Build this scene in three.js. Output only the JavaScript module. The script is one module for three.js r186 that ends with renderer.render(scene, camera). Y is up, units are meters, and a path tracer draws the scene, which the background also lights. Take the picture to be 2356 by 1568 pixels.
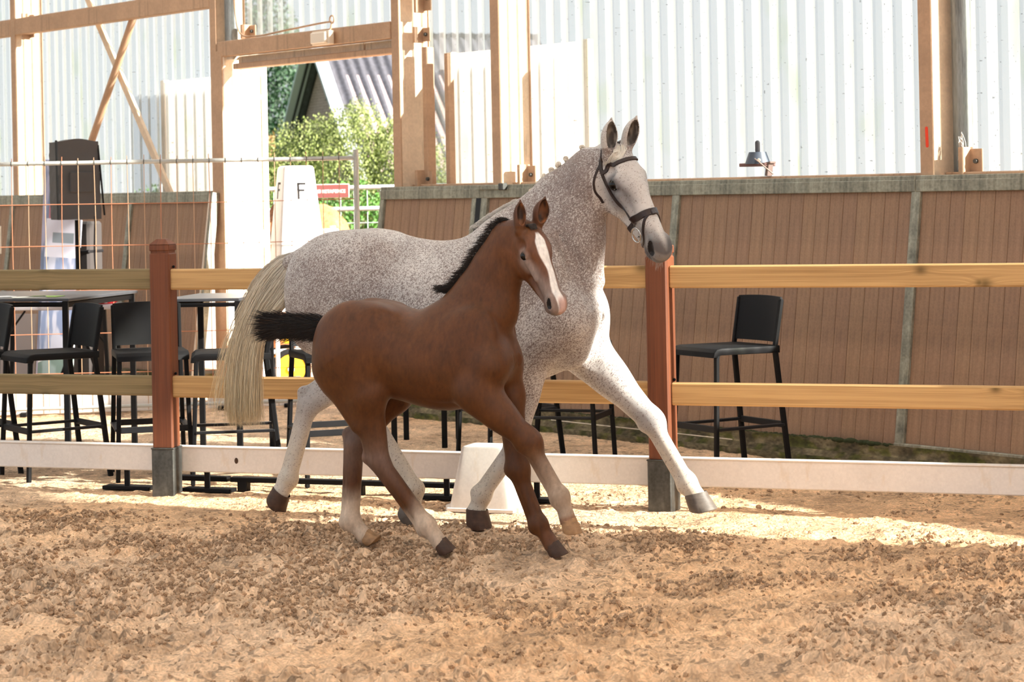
import * as THREE from 'three';
import { mergeGeometries, mergeVertices, toCreasedNormals } from 'three/addons/utils/BufferGeometryUtils.js';
import { ConvexGeometry } from 'three/addons/geometries/ConvexGeometry.js';

// ---------------------------------------------------------------- camera, sky, sun, exposure
const scene = new THREE.Scene();
const EYE = 1.66, FOCAL = 5000;                       // eye height in metres, focal length for a frame 2356 wide
const camera = new THREE.PerspectiveCamera(2 * Math.atan(784 / FOCAL) * 180 / Math.PI, 2356 / 1568, 0.1, 400);
camera.position.set(0, EYE, 0);
camera.rotation.set(0, 0, -1.15 * Math.PI / 180);     // hand-held: a slight roll
camera.setViewOffset(2356, 1568, 7, 352, 2356, 1568); // lens shifted down, verticals stay parallel
camera.focus = 10.3; camera.userData.fStop = 5.6;
camera.updateProjectionMatrix();

const SUN_ELEV = 27 * Math.PI / 180, SUN_AZ = 20 * Math.PI / 180;   // from the right, a little from the camera's side
const toSun = new THREE.Vector3(Math.cos(SUN_ELEV) * Math.cos(SUN_AZ), Math.sin(SUN_ELEV), Math.cos(SUN_ELEV) * Math.sin(SUN_AZ));
{ // hazy summer sky: pale at the horizon, bluer overhead, the same all round
  const w = 64, h = 64, d = new Float32Array(w * h * 4);
  for (let j = 0; j < h; j++) for (let i = 0; i < w; i++) { const e = Math.max(0, (j + 0.5) / h * 2 - 1), t = Math.pow(e, 0.6), k = 4 * (j * w + i); d[k] = 0.93 - 0.54 * t; d[k + 1] = 0.97 - 0.38 * t; d[k + 2] = 1.0 - 0.14 * t; d[k + 3] = 1; }
  const t = new THREE.DataTexture(d, w, h, THREE.RGBAFormat, THREE.FloatType); t.mapping = THREE.EquirectangularReflectionMapping; t.magFilter = THREE.LinearFilter; t.needsUpdate = true;
  scene.background = t; scene.environment = t;
}
const sun = new THREE.DirectionalLight(new THREE.Color().setRGB(1.0, 0.90, 0.80), 38.0);
sun.name = 'sun'; sun.target.position.set(0, 0, -11); sun.position.copy(toSun).multiplyScalar(60).add(sun.target.position);
sun.castShadow = true; sun.shadow.radius = 2;
sun.shadow.mapSize.set(4096, 4096);
Object.assign(sun.shadow.camera, { left: -25, right: 25, top: 20, bottom: -20, near: 1, far: 120 });
scene.add(sun, sun.target);
const renderer = new THREE.WebGLRenderer({ antialias: true });
renderer.toneMapping = THREE.LinearToneMapping;
renderer.toneMappingExposure = 1.08;
renderer.shadowMap.enabled = true;

// ---------------------------------------------------------------- helpers
function mulberry(seed) { let a = seed >>> 0; return () => { a = (a + 0x6D2B79F5) | 0; let t = Math.imul(a ^ (a >>> 15), 1 | a); t = (t + Math.imul(t ^ (t >>> 7), 61 | t)) ^ t; return ((t ^ (t >>> 14)) >>> 0) / 4294967296; }; }
const rnd = mulberry(7);
const V = (x, y, z) => new THREE.Vector3(x, y, z);
const clamp = (x, a, b) => x < a ? a : x > b ? b : x;
const mix = (a, b, t) => a + (b - a) * t;
const lerp3 = (a, b, t) => [mix(a[0], b[0], t), mix(a[1], b[1], t), mix(a[2], b[2], t)];
const smooth = (a, b, x) => { const t = clamp((x - a) / (b - a), 0, 1); return t * t * (3 - 2 * t); };
function hash3(x, y, z) { let h = Math.imul(x, 374761393) + Math.imul(y, 668265263) + Math.imul(z, 2147483647 - 59); h = Math.imul(h ^ (h >>> 13), 1274126177); h = Math.imul(h ^ (h >>> 16), 2246822519); return ((h ^ (h >>> 15)) >>> 0) / 4294967296; }
function h3(x, y) { let h = x ^ y; h = Math.imul(h ^ (h >>> 13), 1274126177); h = Math.imul(h ^ (h >>> 16), 2246822519); return (h ^ (h >>> 15)) >>> 0; }
function vnoise(x, y, z) {
  const xi = Math.floor(x), yi = Math.floor(y), zi = Math.floor(z); let u = x - xi, v = y - yi, w = z - zi;
  u = u * u * (3 - 2 * u); v = v * v * (3 - 2 * v); w = w * w * (3 - 2 * w);
  const x0 = Math.imul(xi, 374761393), x1 = x0 + 374761393 | 0, y0 = Math.imul(yi, 668265263), y1 = y0 + 668265263 | 0, z0 = Math.imul(zi, 2147483588), z1 = z0 + 2147483588 | 0;
  const a = x0 + y0 | 0, b = x1 + y0 | 0, c = x0 + y1 | 0, d = x1 + y1 | 0;
  const p = h3(a, z0), q = h3(b, z0), r = h3(c, z0), s = h3(d, z0), e = h3(a, z1), f = h3(b, z1), g = h3(c, z1), k = h3(d, z1);
  const l = p + (q - p) * u, m = r + (s - r) * u, n = e + (f - e) * u, o = g + (k - g) * u, i = l + (m - l) * v, j = n + (o - n) * v;
  return (i + (j - i) * w) / 4294967296;
}
function fbm(x, y, z, oct = 4) { let s = 0, a = 0.5, t = 0; for (let i = 0; i < oct; i++) { s += a * vnoise(x, y, z); t += a; x = x * 2.03 + 11.7; y = y * 2.03 + 5.3; z = z * 2.03 + 3.1; a *= 0.5; } return s / t; }
const sr = (r, g, b) => new THREE.Color().setRGB(r / 255, g / 255, b / 255, THREE.SRGBColorSpace);
// a tileable computed texture: fn(u, v) -> [r, g, b] in 0..1 (sRGB values when colour)
function tex(w, h, fn, color = true, rx = 1, ry = 1) {
  const d = new Uint8Array(w * h * 4);
  for (let j = 0; j < h; j++) for (let i = 0; i < w; i++) { const c = fn(i / w, j / h), k = 4 * (j * w + i); for (let q = 0; q < 3; q++) d[k + q] = clamp(Math.round(255 * c[q]), 0, 255); d[k + 3] = 255; }
  const t = new THREE.DataTexture(d, w, h); t.magFilter = THREE.LinearFilter; t.minFilter = THREE.LinearMipmapLinearFilter; t.generateMipmaps = true;
  t.wrapS = t.wrapT = THREE.RepeatWrapping; if (color) t.colorSpace = THREE.SRGBColorSpace; t.repeat.set(rx, ry); t.needsUpdate = true; return t;
}
// tileable noise in u, v (period 1), n cells
function tnoise(u, v, n, m, s = 0, oct = 3) {
  let r = 0, a = 0.5, t = 0;
  for (let o = 0; o < oct; o++) {
    const x = u * n, y = v * m, xi = Math.floor(x), yi = Math.floor(y); let fx = x - xi, fy = y - yi; fx = fx * fx * (3 - 2 * fx); fy = fy * fy * (3 - 2 * fy);
    const i0 = Math.imul(xi % n, 374761393), i1 = Math.imul((xi + 1) % n, 374761393), j0 = Math.imul(yi % m, 668265263), j1 = Math.imul((yi + 1) % m, 668265263), k = Math.imul(s + o * 17, 2147483588);
    const p = h3(i0 + j0 | 0, k), q = h3(i1 + j0 | 0, k), e = h3(i0 + j1 | 0, k), f = h3(i1 + j1 | 0, k), l = p + (q - p) * fx, h = e + (f - e) * fx;
    r += a * (l + (h - l) * fy) / 4294967296; t += a; a *= 0.5; n *= 2; m *= 2;
  }
  return r / t;
}
const std = (o) => new THREE.MeshStandardMaterial({ side: THREE.DoubleSide, ...o });
const phys = (o) => new THREE.MeshPhysicalMaterial({ side: THREE.DoubleSide, ...o });

// box with 45-degree chamfers; uv in metres
function cbox(w, h, d, c = 0.004) {
  c = Math.min(c, w * 0.45, h * 0.45, d * 0.45);
  const X = w / 2, Y = h / 2, Z = d / 2, pos = [];
  const P = (sx, sy, sz, k) => [sx * (k === 0 ? X : X - c), sy * (k === 1 ? Y : Y - c), sz * (k === 2 ? Z : Z - c)];
  const tri = (a, b, q) => { const n = V(...b).sub(V(...a)).cross(V(...q).sub(V(...a))); const m = V(a[0] + b[0] + q[0], a[1] + b[1] + q[1], a[2] + b[2] + q[2]); if (n.dot(m) < 0) [b, q] = [q, b]; pos.push(...a, ...b, ...q); };
  const quad = (a, b, q, e) => { tri(a, b, q); tri(a, q, e); };
  for (const s of [-1, 1]) {
    quad(P(s, -1, -1, 0), P(s, 1, -1, 0), P(s, 1, 1, 0), P(s, -1, 1, 0));
    quad(P(-1, s, -1, 1), P(1, s, -1, 1), P(1, s, 1, 1), P(-1, s, 1, 1));
    quad(P(-1, -1, s, 2), P(1, -1, s, 2), P(1, 1, s, 2), P(-1, 1, s, 2));
    for (const t of [-1, 1]) {
      quad(P(s, t, -1, 0), P(s, t, 1, 0), P(s, t, 1, 1), P(s, t, -1, 1));
      quad(P(s, -1, t, 0), P(s, 1, t, 0), P(s, 1, t, 2), P(s, -1, t, 2));
      quad(P(-1, s, t, 1), P(1, s, t, 1), P(1, s, t, 2), P(-1, s, t, 2));
      for (const u of [-1, 1]) tri(P(s, t, u, 0), P(s, t, u, 1), P(s, t, u, 2));
    }
  }
  const g = new THREE.BufferGeometry(); g.setAttribute('position', new THREE.Float32BufferAttribute(pos, 3)); g.computeVertexNormals(); return boxUV(g);
}
function boxUV(g0, k = 1) {          // uv in metres from the main direction of each face
  const g = g0.index ? g0.toNonIndexed() : g0, p = g.attributes.position, uv = new Float32Array(p.count * 2), a = V(), b = V(), c = V();
  for (let i = 0; i < p.count; i += 3) {
    a.fromBufferAttribute(p, i); b.fromBufferAttribute(p, i + 1); c.fromBufferAttribute(p, i + 2);
    const n = b.clone().sub(a).cross(c.clone().sub(a)), ax = Math.abs(n.x), ay = Math.abs(n.y), az = Math.abs(n.z);
    [a, b, c].forEach((q, j) => { const u = ax > ay && ax > az ? [q.z, q.y] : ay > az ? [q.x, q.z] : [q.x, q.y]; uv[2 * (i + j)] = u[0] * k; uv[2 * (i + j) + 1] = u[1] * k; });
  }
  g.setAttribute('uv', new THREE.BufferAttribute(uv, 2)); return g;
}
const at = (g, x, y, z, rx = 0, ry = 0, rz = 0) => g.applyMatrix4(new THREE.Matrix4().compose(V(x, y, z), new THREE.Quaternion().setFromEuler(new THREE.Euler(rx, ry, rz)), V(1, 1, 1)));
function bar(a, b, w, d = w, c = 0.003) {     // a square bar from a to b
  const dir = V().subVectors(b, a), L = dir.length(), g = cbox(w, L, d, c), q = new THREE.Quaternion().setFromUnitVectors(V(0, 1, 0), dir.normalize());
  return g.applyMatrix4(new THREE.Matrix4().compose(V().addVectors(a, b).multiplyScalar(0.5), q, V(1, 1, 1)));
}
function rod(a, b, r, seg = 8, r2 = r) {
  const dir = V().subVectors(b, a), L = dir.length(), g = new THREE.CylinderGeometry(r2, r, L, seg), q = new THREE.Quaternion().setFromUnitVectors(V(0, 1, 0), dir.normalize());
  return g.applyMatrix4(new THREE.Matrix4().compose(V().addVectors(a, b).multiplyScalar(0.5), q, V(1, 1, 1)));
}
function tube(pts, r, seg = 24, rad = 8, closed = false) { return new THREE.TubeGeometry(new THREE.CatmullRomCurve3(pts, closed), seg, r, rad, closed); }
function merge(list) {
  const l = list.map((g) => { const h = g.index ? g.toNonIndexed() : g; for (const k of Object.keys(h.attributes)) if (!['position', 'normal', 'uv'].includes(k)) h.deleteAttribute(k); if (!h.attributes.uv) boxUV(h); if (!h.attributes.normal) h.computeVertexNormals(); return h; });
  return l.length === 1 ? l[0] : mergeGeometries(l);
}
const taken = new Map();
function numbered(n) { const k = taken.get(n) ?? 0; taken.set(n, k + 1); return k ? n + '_' + String(k).padStart(3, '0') : n; }
function shade(o) { o.castShadow = true; o.receiveShadow = true; return o; }
function obj(name, geos, mat, parent) {       // one named mesh
  const m = shade(new THREE.Mesh(Array.isArray(geos) ? merge(geos) : geos, mat)); m.name = parent ? name : numbered(name); (parent ?? scene).add(m); return m;
}
function group(name, parent) { const g = new THREE.Group(); g.name = parent ? name : numbered(name); (parent ?? scene).add(g); return g; }
function tag(o, label, category, grp) { o.userData.label = label; o.userData.category = category; if (grp) o.userData.group = grp; return o; }
function thing(name, label, category, [x, y, z] = [0, 0, 0], turn = 0, grp) { const g = group(name); g.position.set(x, y, z); g.rotation.y = turn; return tag(g, label, category, grp); }
function struct(o, label) { o.userData.kind = 'structure'; if (label) { o.userData.label = label; } return o; }
// ---------------------------------------------------------------- materials
const speck = (u, v, n, s) => tnoise(u, v, n, n, s, 4);
const steelTex = tex(512, 512, (u, v) => { const a = speck(u, v, 6, 1), b = speck(u, v, 60, 2), d = tnoise(u, v, 40, 4, 3, 3); const k = 0.86 + 0.14 * a + 0.10 * (b - 0.5) - 0.10 * smooth(0.62, 0.78, d); return [k, k * 0.985, k * 0.96]; }, true, 1.1, 1.1);
const M = {};
M.steel = std({ color: sr(190, 157, 130), map: steelTex, roughness: 0.62 });
M.steelPale = std({ color: sr(224, 204, 182), map: steelTex, roughness: 0.6 });  // lighter copy of the frame steel, sunlit look put into the colour
M.whitePaint = std({ color: sr(240, 232, 220), map: steelTex, roughness: 0.5 });
const galvTex = tex(512, 512, (u, v) => { const a = speck(u, v, 14, 5), b = speck(u, v, 90, 6), c = tnoise(u, v, 60, 5, 9, 3); const k = 0.72 + 0.3 * (a - 0.5) + 0.2 * (b - 0.5) + 0.22 * (c - 0.5); return [k * 0.99, k, k * 0.97]; });
M.galv = std({ color: sr(186, 184, 172), map: galvTex, roughness: 0.55, metalness: 0.25 });
M.galvDark = std({ color: sr(112, 112, 112), map: galvTex, roughness: 0.45, metalness: 0.6 });
M.pipe = std({ color: sr(160, 165, 172), map: galvTex, roughness: 0.5, metalness: 0.1 });
const boardTex = tex(512, 512, (u, v) => { const a = tnoise(u, v, 90, 5, 21, 4), b = speck(u, v, 8, 22), c = speck(u, v, 120, 23); const k = 0.86 + 0.16 * (a - 0.5) + 0.18 * (b - 0.5) + 0.12 * (c - 0.5); return [k, k * 0.99, k * 0.97]; });
M.board = [0, 1, 2, 3].map((i) => std({ color: sr(162 + 2 * i, 131 + 2 * i, 109 + i), map: boardTex, roughness: 0.75 }));
M.groove = std({ color: sr(72, 52, 40), roughness: 0.9 });
const mossTex = tex(512, 256, (u, v) => { const a = speck(u, v, 12, 31), b = speck(u, v, 50, 32), g = smooth(0.45, 0.62, tnoise(u, v, 9, 5, 33, 4)); const k = 0.35 + 0.35 * (a - 0.4) + 0.3 * (b - 0.5); return [mix(k * 1.05, k * 0.8, g), mix(k, k * 0.86, g), mix(k * 0.85, k * 0.42, g)]; }, true, 0.8, 1.6);
M.concrete = std({ map: mossTex, color: sr(235, 225, 205), roughness: 0.95, bumpMap: mossTex, bumpScale: 0.006 });
M.moss = std({ color: sr(48, 56, 30), roughness: 1 });
const sheetTex = tex(512, 1024, (u, v) => { const s = smooth(0.86, 0.91, tnoise(u, v, 130, 160, 47, 2)), a = smooth(0.62, 0.80, tnoise(u, v, 14, 5, 48, 3)), k = 0.985 - 0.30 * s; return [k - 0.03 * a, k - 0.015 * a, k - 0.06 * a]; }, true, 0.55, 0.4);
M.sheet = phys({ map: sheetTex, color: sr(207, 213, 214), roughness: 0.36, transmission: 0.9, thickness: 0, ior: 1.35 });
M.black = phys({ color: sr(17, 17, 19), roughness: 0.6, specularIntensity: 0.35 });
M.blackSteel = phys({ color: sr(26, 27, 30), roughness: 0.5, specularIntensity: 0.5 });
const plasticTex = tex(512, 512, (u, v) => { const a = 0.45 * smooth(0.64, 0.80, tnoise(u, v, 26, 7, 41, 4)), b = speck(u, v, 100, 42), c = speck(u, v, 7, 43); const k = 0.95 + 0.06 * (b - 0.5) + 0.08 * (c - 0.5); return [k - 0.05 * a, k - 0.09 * a, k - 0.15 * a]; });
M.whitePlastic = std({ color: sr(236, 230, 224), map: plasticTex, roughness: 0.5 });
function woodTex(seed, c0, c1, cd, knots) {
  const r = mulberry(seed), ks = Array.from({ length: knots }, () => [r(), 0.15 + 0.7 * r(), 0.008 + 0.008 * r()]);
  return tex(1024, 128, (u, v) => {
    let bend = 0, dark = 0;
    for (const [ku, kv, kr] of ks) { let du = u - ku; du -= Math.round(du); const dv = (v - kv) * 0.06, q = Math.hypot(du, dv * 1.0) / kr; bend += 0.10 * Math.exp(-q * q * 0.18) * Math.sign(v - kv); dark = Math.max(dark, Math.exp(-q * q * 1.4)); }
    const vv = v + bend, g = tnoise(u, ((vv % 1) + 1) % 1, 4, 22, seed, 3), f = tnoise(u, v, 16, 96, seed + 9, 2), l = tnoise(u, v, 5, 2, seed + 5, 3);
    const t = clamp(0.25 + 0.9 * (g - 0.42) + 0.5 * (f - 0.5) + 0.7 * (l - 0.5), 0, 1);
    return [0, 1, 2].map((q) => mix(mix(c0[q], c1[q], t), cd[q], dark * 0.75));
  }, true, 0.35, 7.5);
}
M.rail = [51, 52, 53].map((s) => std({ map: woodTex(s, [0.80, 0.65, 0.44], [0.60, 0.46, 0.28], [0.38, 0.30, 0.16], 3), roughness: 0.75 }));
M.railGreenShaded = std({ map: woodTex(57, [0.56, 0.49, 0.35], [0.40, 0.345, 0.225], [0.28, 0.25, 0.14], 3), roughness: 0.8 });  // greener left rails, darkened further with their shade in the colour
const hardTex = woodTex(61, [0.47, 0.26, 0.14], [0.33, 0.165, 0.085], [0.3, 0.13, 0.07], 0); hardTex.repeat.set(0.5, 6); hardTex.rotation = Math.PI / 2;
M.hardwood = std({ map: hardTex, roughness: 0.6 });

// ---------------------------------------------------------------- wall of the hall: frame of the wall, x to the right along it, z into the hall
const WALL_TURN = -50 * Math.PI / 180, wall = struct(group('wall_back'), 'wall of brown boards below and pale translucent ribbed sheeting above');
wall.position.set(0.75, 0, -14.2); wall.rotation.y = WALL_TURN;
const LEAN = -0.2, KB = 0.14, KT = 1.60;        // the boards lean outward by LEAN from KB to KT
const boardGeo = {};
function boardPanel(t0, t1, seed) {
  const p = group('kickboard_panel', wall), pitch = 0.105, n = Math.max(1, Math.round((t1 - t0) / pitch)), w = (t1 - t0) / n, H = Math.hypot(KT - KB, LEAN);
  p.position.set(0, KB, 0); p.rotation.x = -Math.atan2(-LEAN, KT - KB);
  const key = w.toFixed(4); boardGeo[key] ??= cbox(w - 0.002, H, 0.022, 0.003);
  for (let i = 0; i < n; i++) { const b = obj('board', boardGeo[key], M.board[(i * 7 + seed) % 4], p); b.position.set(t0 + w * (i + 0.5), H / 2, -0.011); }
  obj('backing', at(cbox(t1 - t0, H, 0.02, 0.001), (t0 + t1) / 2, H / 2, -0.036), M.groove, p);
  return p;
}
function edgeStrip(t, w = 0.045, y0 = KB, y1 = KT) {     // galvanised upright between two panels
  const H = Math.hypot(y1 - y0, LEAN * (y1 - y0) / (KT - KB)), m = obj('edge_strip', cbox(w, H, 0.035, 0.004), M.galv, wall);
  m.rotation.x = -Math.atan2(-LEAN, KT - KB); const k = ((y0 + y1) / 2 - KB) / (KT - KB); m.position.set(t, (y0 + y1) / 2, LEAN * k + 0.004); return m;
}
function cap(t0, t1, mat = M.galv) {                       // galvanised two-step cap on top of the boards
  obj('cap_strip', at(cbox(t1 - t0, 0.07, 0.03, 0.004), (t0 + t1) / 2, KT + 0.025, LEAN + 0.012), mat, wall);
  obj('cap_strip', at(cbox(t1 - t0, 0.045, 0.12, 0.004), (t0 + t1) / 2, KT + 0.0625, LEAN - 0.04), mat, wall);
}
boardPanel(-13.0, -8.93, 0); boardPanel(-8.88, -6.68, 1); boardPanel(-6.62, -5.34, 2);
boardPanel(-2.86, -1.80, 3); boardPanel(-1.62, 0.27, 0); boardPanel(0.33, 2.25, 1); boardPanel(2.31, 4.4, 2); boardPanel(4.46, 7.4, 3); boardPanel(7.46, 14, 1); boardPanel(14.06, 22, 2);
for (const t of [-8.905, -6.65, 0.30, 2.28, 4.43, 7.43, 14.03]) edgeStrip(t, 0.066);
edgeStrip(-2.885, 0.05); edgeStrip(-1.775, 0.05); edgeStrip(-1.66, 0.07); edgeStrip(-1.715, 0.07).material = M.blackSteel;
cap(-13, -5.34); cap(-2.9, -1.702); cap(-1.70, 2.277); cap(2.28, 22);
obj('bottom_strip', at(cbox(1.9 + 0.15, 0.05, 0.04, 0.004), 3.27, KB - 0.01, 0.006), M.galv, wall);
for (const [a, b] of [[-13, -5.34], [-2.9, 22]]) {         // footing under the boards
  const L = b - a, g = new THREE.BoxGeometry(L, 0.2, 0.5, Math.round(L * 12), 6, 1), p = g.attributes.position;
  for (let i = 0; i < p.count; i++) { const z = p.getZ(i); if (z > 0) p.setZ(i, z + 0.012 * (fbm(p.getX(i) * 5 + a, p.getY(i) * 9, 3) - 0.5) + (p.getY(i) > 0 ? -0.02 : 0.02)); }
  g.computeVertexNormals(); obj('footing', at(boxUV(g), (a + b) / 2, 0.04, -0.2), M.concrete, wall);
}
{ // tufts of moss where boards meet the footing
  const g = new THREE.IcosahedronGeometry(1, 1), n = 260, im = shade(new THREE.InstancedMesh(g, M.moss, n)), r = mulberry(5), m = new THREE.Matrix4();
  for (let i = 0; i < n; i++) { const t = mix(-0.6, 2.25, r()), big = smooth(1.2, 1.9, t) * smooth(2.3, 2.0, t); const s = 0.004 + 0.010 * r() * (0.4 + big); m.compose(V(t, KB - 0.004 + 0.006 * r(), 0.012 + 0.014 * r()), new THREE.Quaternion(), V(s * (1 + 2 * r()), s, s)); im.setMatrixAt(i, m); }
  im.name = 'moss'; im.userData.kind = 'stuff'; wall.add(im);
}
// white strip laid along the footing
obj('footing_line', at(cbox(1.7, 0.006, 0.006, 0.002), 0.15, 0.085, 0.062, 0, 0, -0.002), M.whitePaint, wall);

// steel frame: I columns, side on to the wall
function column(t, top = 4.8, y0 = 0.0, w = 0.095, z0 = -0.22, dep = 0.30) {
  const c = group('column', wall); c.position.set(t, 0, 0); const h = top - y0, y = (top + y0) / 2;
  obj('flange', at(cbox(w, h, 0.014, 0.003), 0, y, z0 - 0.007), M.steel, c);
  obj('flange', at(cbox(w, h, 0.014, 0.003), 0, y, z0 - dep + 0.007), M.steel, c);
  obj('web', at(cbox(0.05, h, dep - 0.026, 0.001), 0.012, y, z0 - dep / 2), M.steelPale, c);  // web paler than its flanges: the lit side is in the colour
  return c;
}
for (const t of [-12.4, -8.90, -5.29, -2.735, -1.56, 2.33, 8.3, 11, 13.6, 16.7, 19.8]) column(t);
function clip(t, y, z, s = 1) { const c = group('purlin_cleat', wall); obj('plate', at(cbox(0.03, 0.15 * s, 0.10, 0.003), t, y, z), M.steel, c); obj('plate', at(cbox(0.09, 0.13 * s, 0.012, 0.003), t + 0.055, y, z - 0.03), M.steel, c); obj('bolt', at(new THREE.CylinderGeometry(0.014, 0.014, 0.02, 6), t + 0.06, y, z - 0.015, Math.PI / 2), M.galvDark, c); }
clip(-2.60, 3.10, -0.36, 1.4); clip(-2.62, 2.83, -0.36, 0.8); clip(-2.60, 1.74, -0.34, 0.9); clip(-1.43, 1.75, -0.36); clip(2.50, 1.76, -0.36, 1.1); clip(-8.76, 3.32, -0.30, 1.7); clip(-5.05, 3.02, -0.4, 0.8);
// second upright beside the doorway column
obj('guide_post', at(cbox(0.05, 1.05, 0.08, 0.004), -2.565, 2.21, -0.40), M.steel, wall);
obj('guide_post', at(cbox(0.045, 1.0, 0.06, 0.004), -2.40, 2.18, -0.47), M.steel, wall);
// horizontal rails
function beam(name, t0, t1, y0, y1, z, d = 0.1, mat = M.steel) { return obj(name, at(cbox(t1 - t0, y1 - y0, d, 0.006), (t0 + t1) / 2, (y0 + y1) / 2, z), mat, wall); }
beam('purlin', -12.35, -8.95, 3.24, 3.40, -0.27); beam('purlin', -8.85, -5.34, 3.24, 3.40, -0.27);
for (const [a, b] of [[-2.69, -1.61], [-1.51, 2.28], [2.38, 8.25], [8.35, 22]]) beam('sill_beam', a, b, 1.655, 1.70, -0.40, 0.16);
beam('sill_beam', -13, -5.34, 1.645, 1.675, -0.40, 0.16);
beam('lintel', -5.22, -2.785, 2.81, 2.94, -0.26, 0.1);
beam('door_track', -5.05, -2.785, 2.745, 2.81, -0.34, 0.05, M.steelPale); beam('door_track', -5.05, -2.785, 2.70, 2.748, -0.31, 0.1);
obj('track_joint', at(cbox(0.012, 0.07, 0.06, 0.002), -3.25, 2.775, -0.335), M.steel, wall);
beam('track_end', -5.16, -5.05, 2.78, 2.86, -0.30, 0.09, M.whitePaint);
// braces crossing in the left bay
obj('brace_tube', rod(V(-7.70, 2.02, -0.33), V(-6.30, 3.92, -0.33), 0.034, 14), M.steel, wall);
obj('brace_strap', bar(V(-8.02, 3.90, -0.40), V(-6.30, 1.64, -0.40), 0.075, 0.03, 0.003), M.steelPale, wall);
// jamb of the doorway
obj('door_jamb', at(cbox(0.11, 2.84, 0.44, 0.008), -5.19, 1.42, -0.44), M.whitePaint, wall);
obj('jamb_edge', at(cbox(0.10, 2.86, 0.012, 0.003), -5.19, 1.43, -0.214), M.steel, wall);
for (const [y0, y1] of [[2.5, 2.66], [1.35, 2.46], [0.1, 1.2]]) obj('jamb_strip', at(cbox(0.012, y1 - y0, 0.02, 0.002), -5.13, (y0 + y1) / 2, -0.60), M.steel, wall);
// rain pipes in the columns
function pipe(t, z, y0, r = 0.045) { obj('rain_pipe', rod(V(t, y0, z), V(t, 4.75, z), r, 24), M.pipe, wall); }
pipe(-5.17, -0.33, 2.84, 0.055); pipe(2.44, -0.42, 1.66, 0.058);
// end trim of the left boards: white upright and galvanised post leaning by the doorway
obj('end_trim', bar(V(-5.31, 0.1, 0.0), V(-5.27, 1.66, -0.19), 0.02, 0.09), M.whitePaint, wall);
obj('end_post', bar(V(-5.24, 0.1, 0.02), V(-5.22, 1.67, -0.17), 0.03, 0.07), M.galv, wall);
// latch on the gate panel
{ const l = group('gate_latch', wall); obj('slide', at(cbox(0.30, 0.03, 0.03, 0.003), -1.55, 1.665, LEAN + 0.04), M.galv, l); obj('knob', at(cbox(0.05, 0.05, 0.05, 0.006), -1.42, 1.67, LEAN + 0.045), M.galvDark, l); }
// paint mark
obj('paint_mark', at(new THREE.CapsuleGeometry(0.011, 0.10, 4, 10).scale(1, 1, 0.1), 2.335, 1.905, -0.2195, 0, 0, 0.03), std({ color: sr(230, 60, 20), roughness: 0.6 }), wall);

// ribbed translucent sheets, one per bay
function ribs(t0, t1, y0, y1, z, mat = M.sheet) {
  const pitch = 0.156, prof = [[0, 0], [0.080, 0], [0.098, 0.036], [0.134, 0.036], [0.156, 0]], xs = [];
  for (let t = Math.floor(t0 / pitch) * pitch; t < t1; t += pitch) for (const [a, b] of prof.slice(0, 4)) { const x = t + a; if (x > t0 && x < t1) xs.push([x, b]); }
  xs.unshift([t0, 0]); xs.push([t1, 0]);
  const pos = [], idx = [], uv = [];
  xs.forEach(([x, b], i) => { pos.push(x, y0, z + b, x, y1, z + b); uv.push(x, y0, x, y1); if (i) { const k = 2 * i; idx.push(k - 2, k, k - 1, k, k + 1, k - 1); } });
  const g = new THREE.BufferGeometry(); g.setAttribute('position', new THREE.Float32BufferAttribute(pos, 3)); g.setAttribute('uv', new THREE.Float32BufferAttribute(uv, 2)); g.setIndex(idx);
  const ng = g.toNonIndexed(); ng.computeVertexNormals(); return obj('ribbed_sheet', ng, mat, wall);
}
for (const [a, b] of [[-13, -8.9], [-8.9, -5.29], [-2.735, -1.56], [-1.56, 2.33], [2.33, 5.3], [5.3, 8.3]]) ribs(a, b, 1.60, 4.8, -0.58);
ribs(-5.29, -2.735, 2.72, 4.8, -0.58);
// the rest of the wall, to the right of the picture, is clad in dark steel
ribs(8.3, 22, 1.6, 4.8, -0.58, M.steel);

// sliding door leaves parked outside, left and right of the doorway
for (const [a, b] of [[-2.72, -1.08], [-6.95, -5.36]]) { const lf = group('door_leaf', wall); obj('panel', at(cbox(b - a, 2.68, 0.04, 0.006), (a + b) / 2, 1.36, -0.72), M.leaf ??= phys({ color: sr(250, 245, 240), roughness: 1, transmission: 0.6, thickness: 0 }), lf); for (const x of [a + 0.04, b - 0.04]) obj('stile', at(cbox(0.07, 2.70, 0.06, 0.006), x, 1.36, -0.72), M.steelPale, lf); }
// lead of the lamp over the doorway
obj('conduit', [tube([V(-3.55, 2.92, -0.2), V(-3.55, 2.985, -0.22), V(-3.63, 2.995, -0.24), V(-4.18, 2.975, -0.25), V(-4.7, 2.955, -0.25), V(-4.92, 2.99, -0.26), V(-5.0, 3.12, -0.27), V(-5.06, 3.5, -0.28)], 0.008, 60, 6), new THREE.TorusGeometry(0.03, 0.006, 6, 20).translate(-3.55, 3.01, -0.22)], M.steel, wall);
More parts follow.
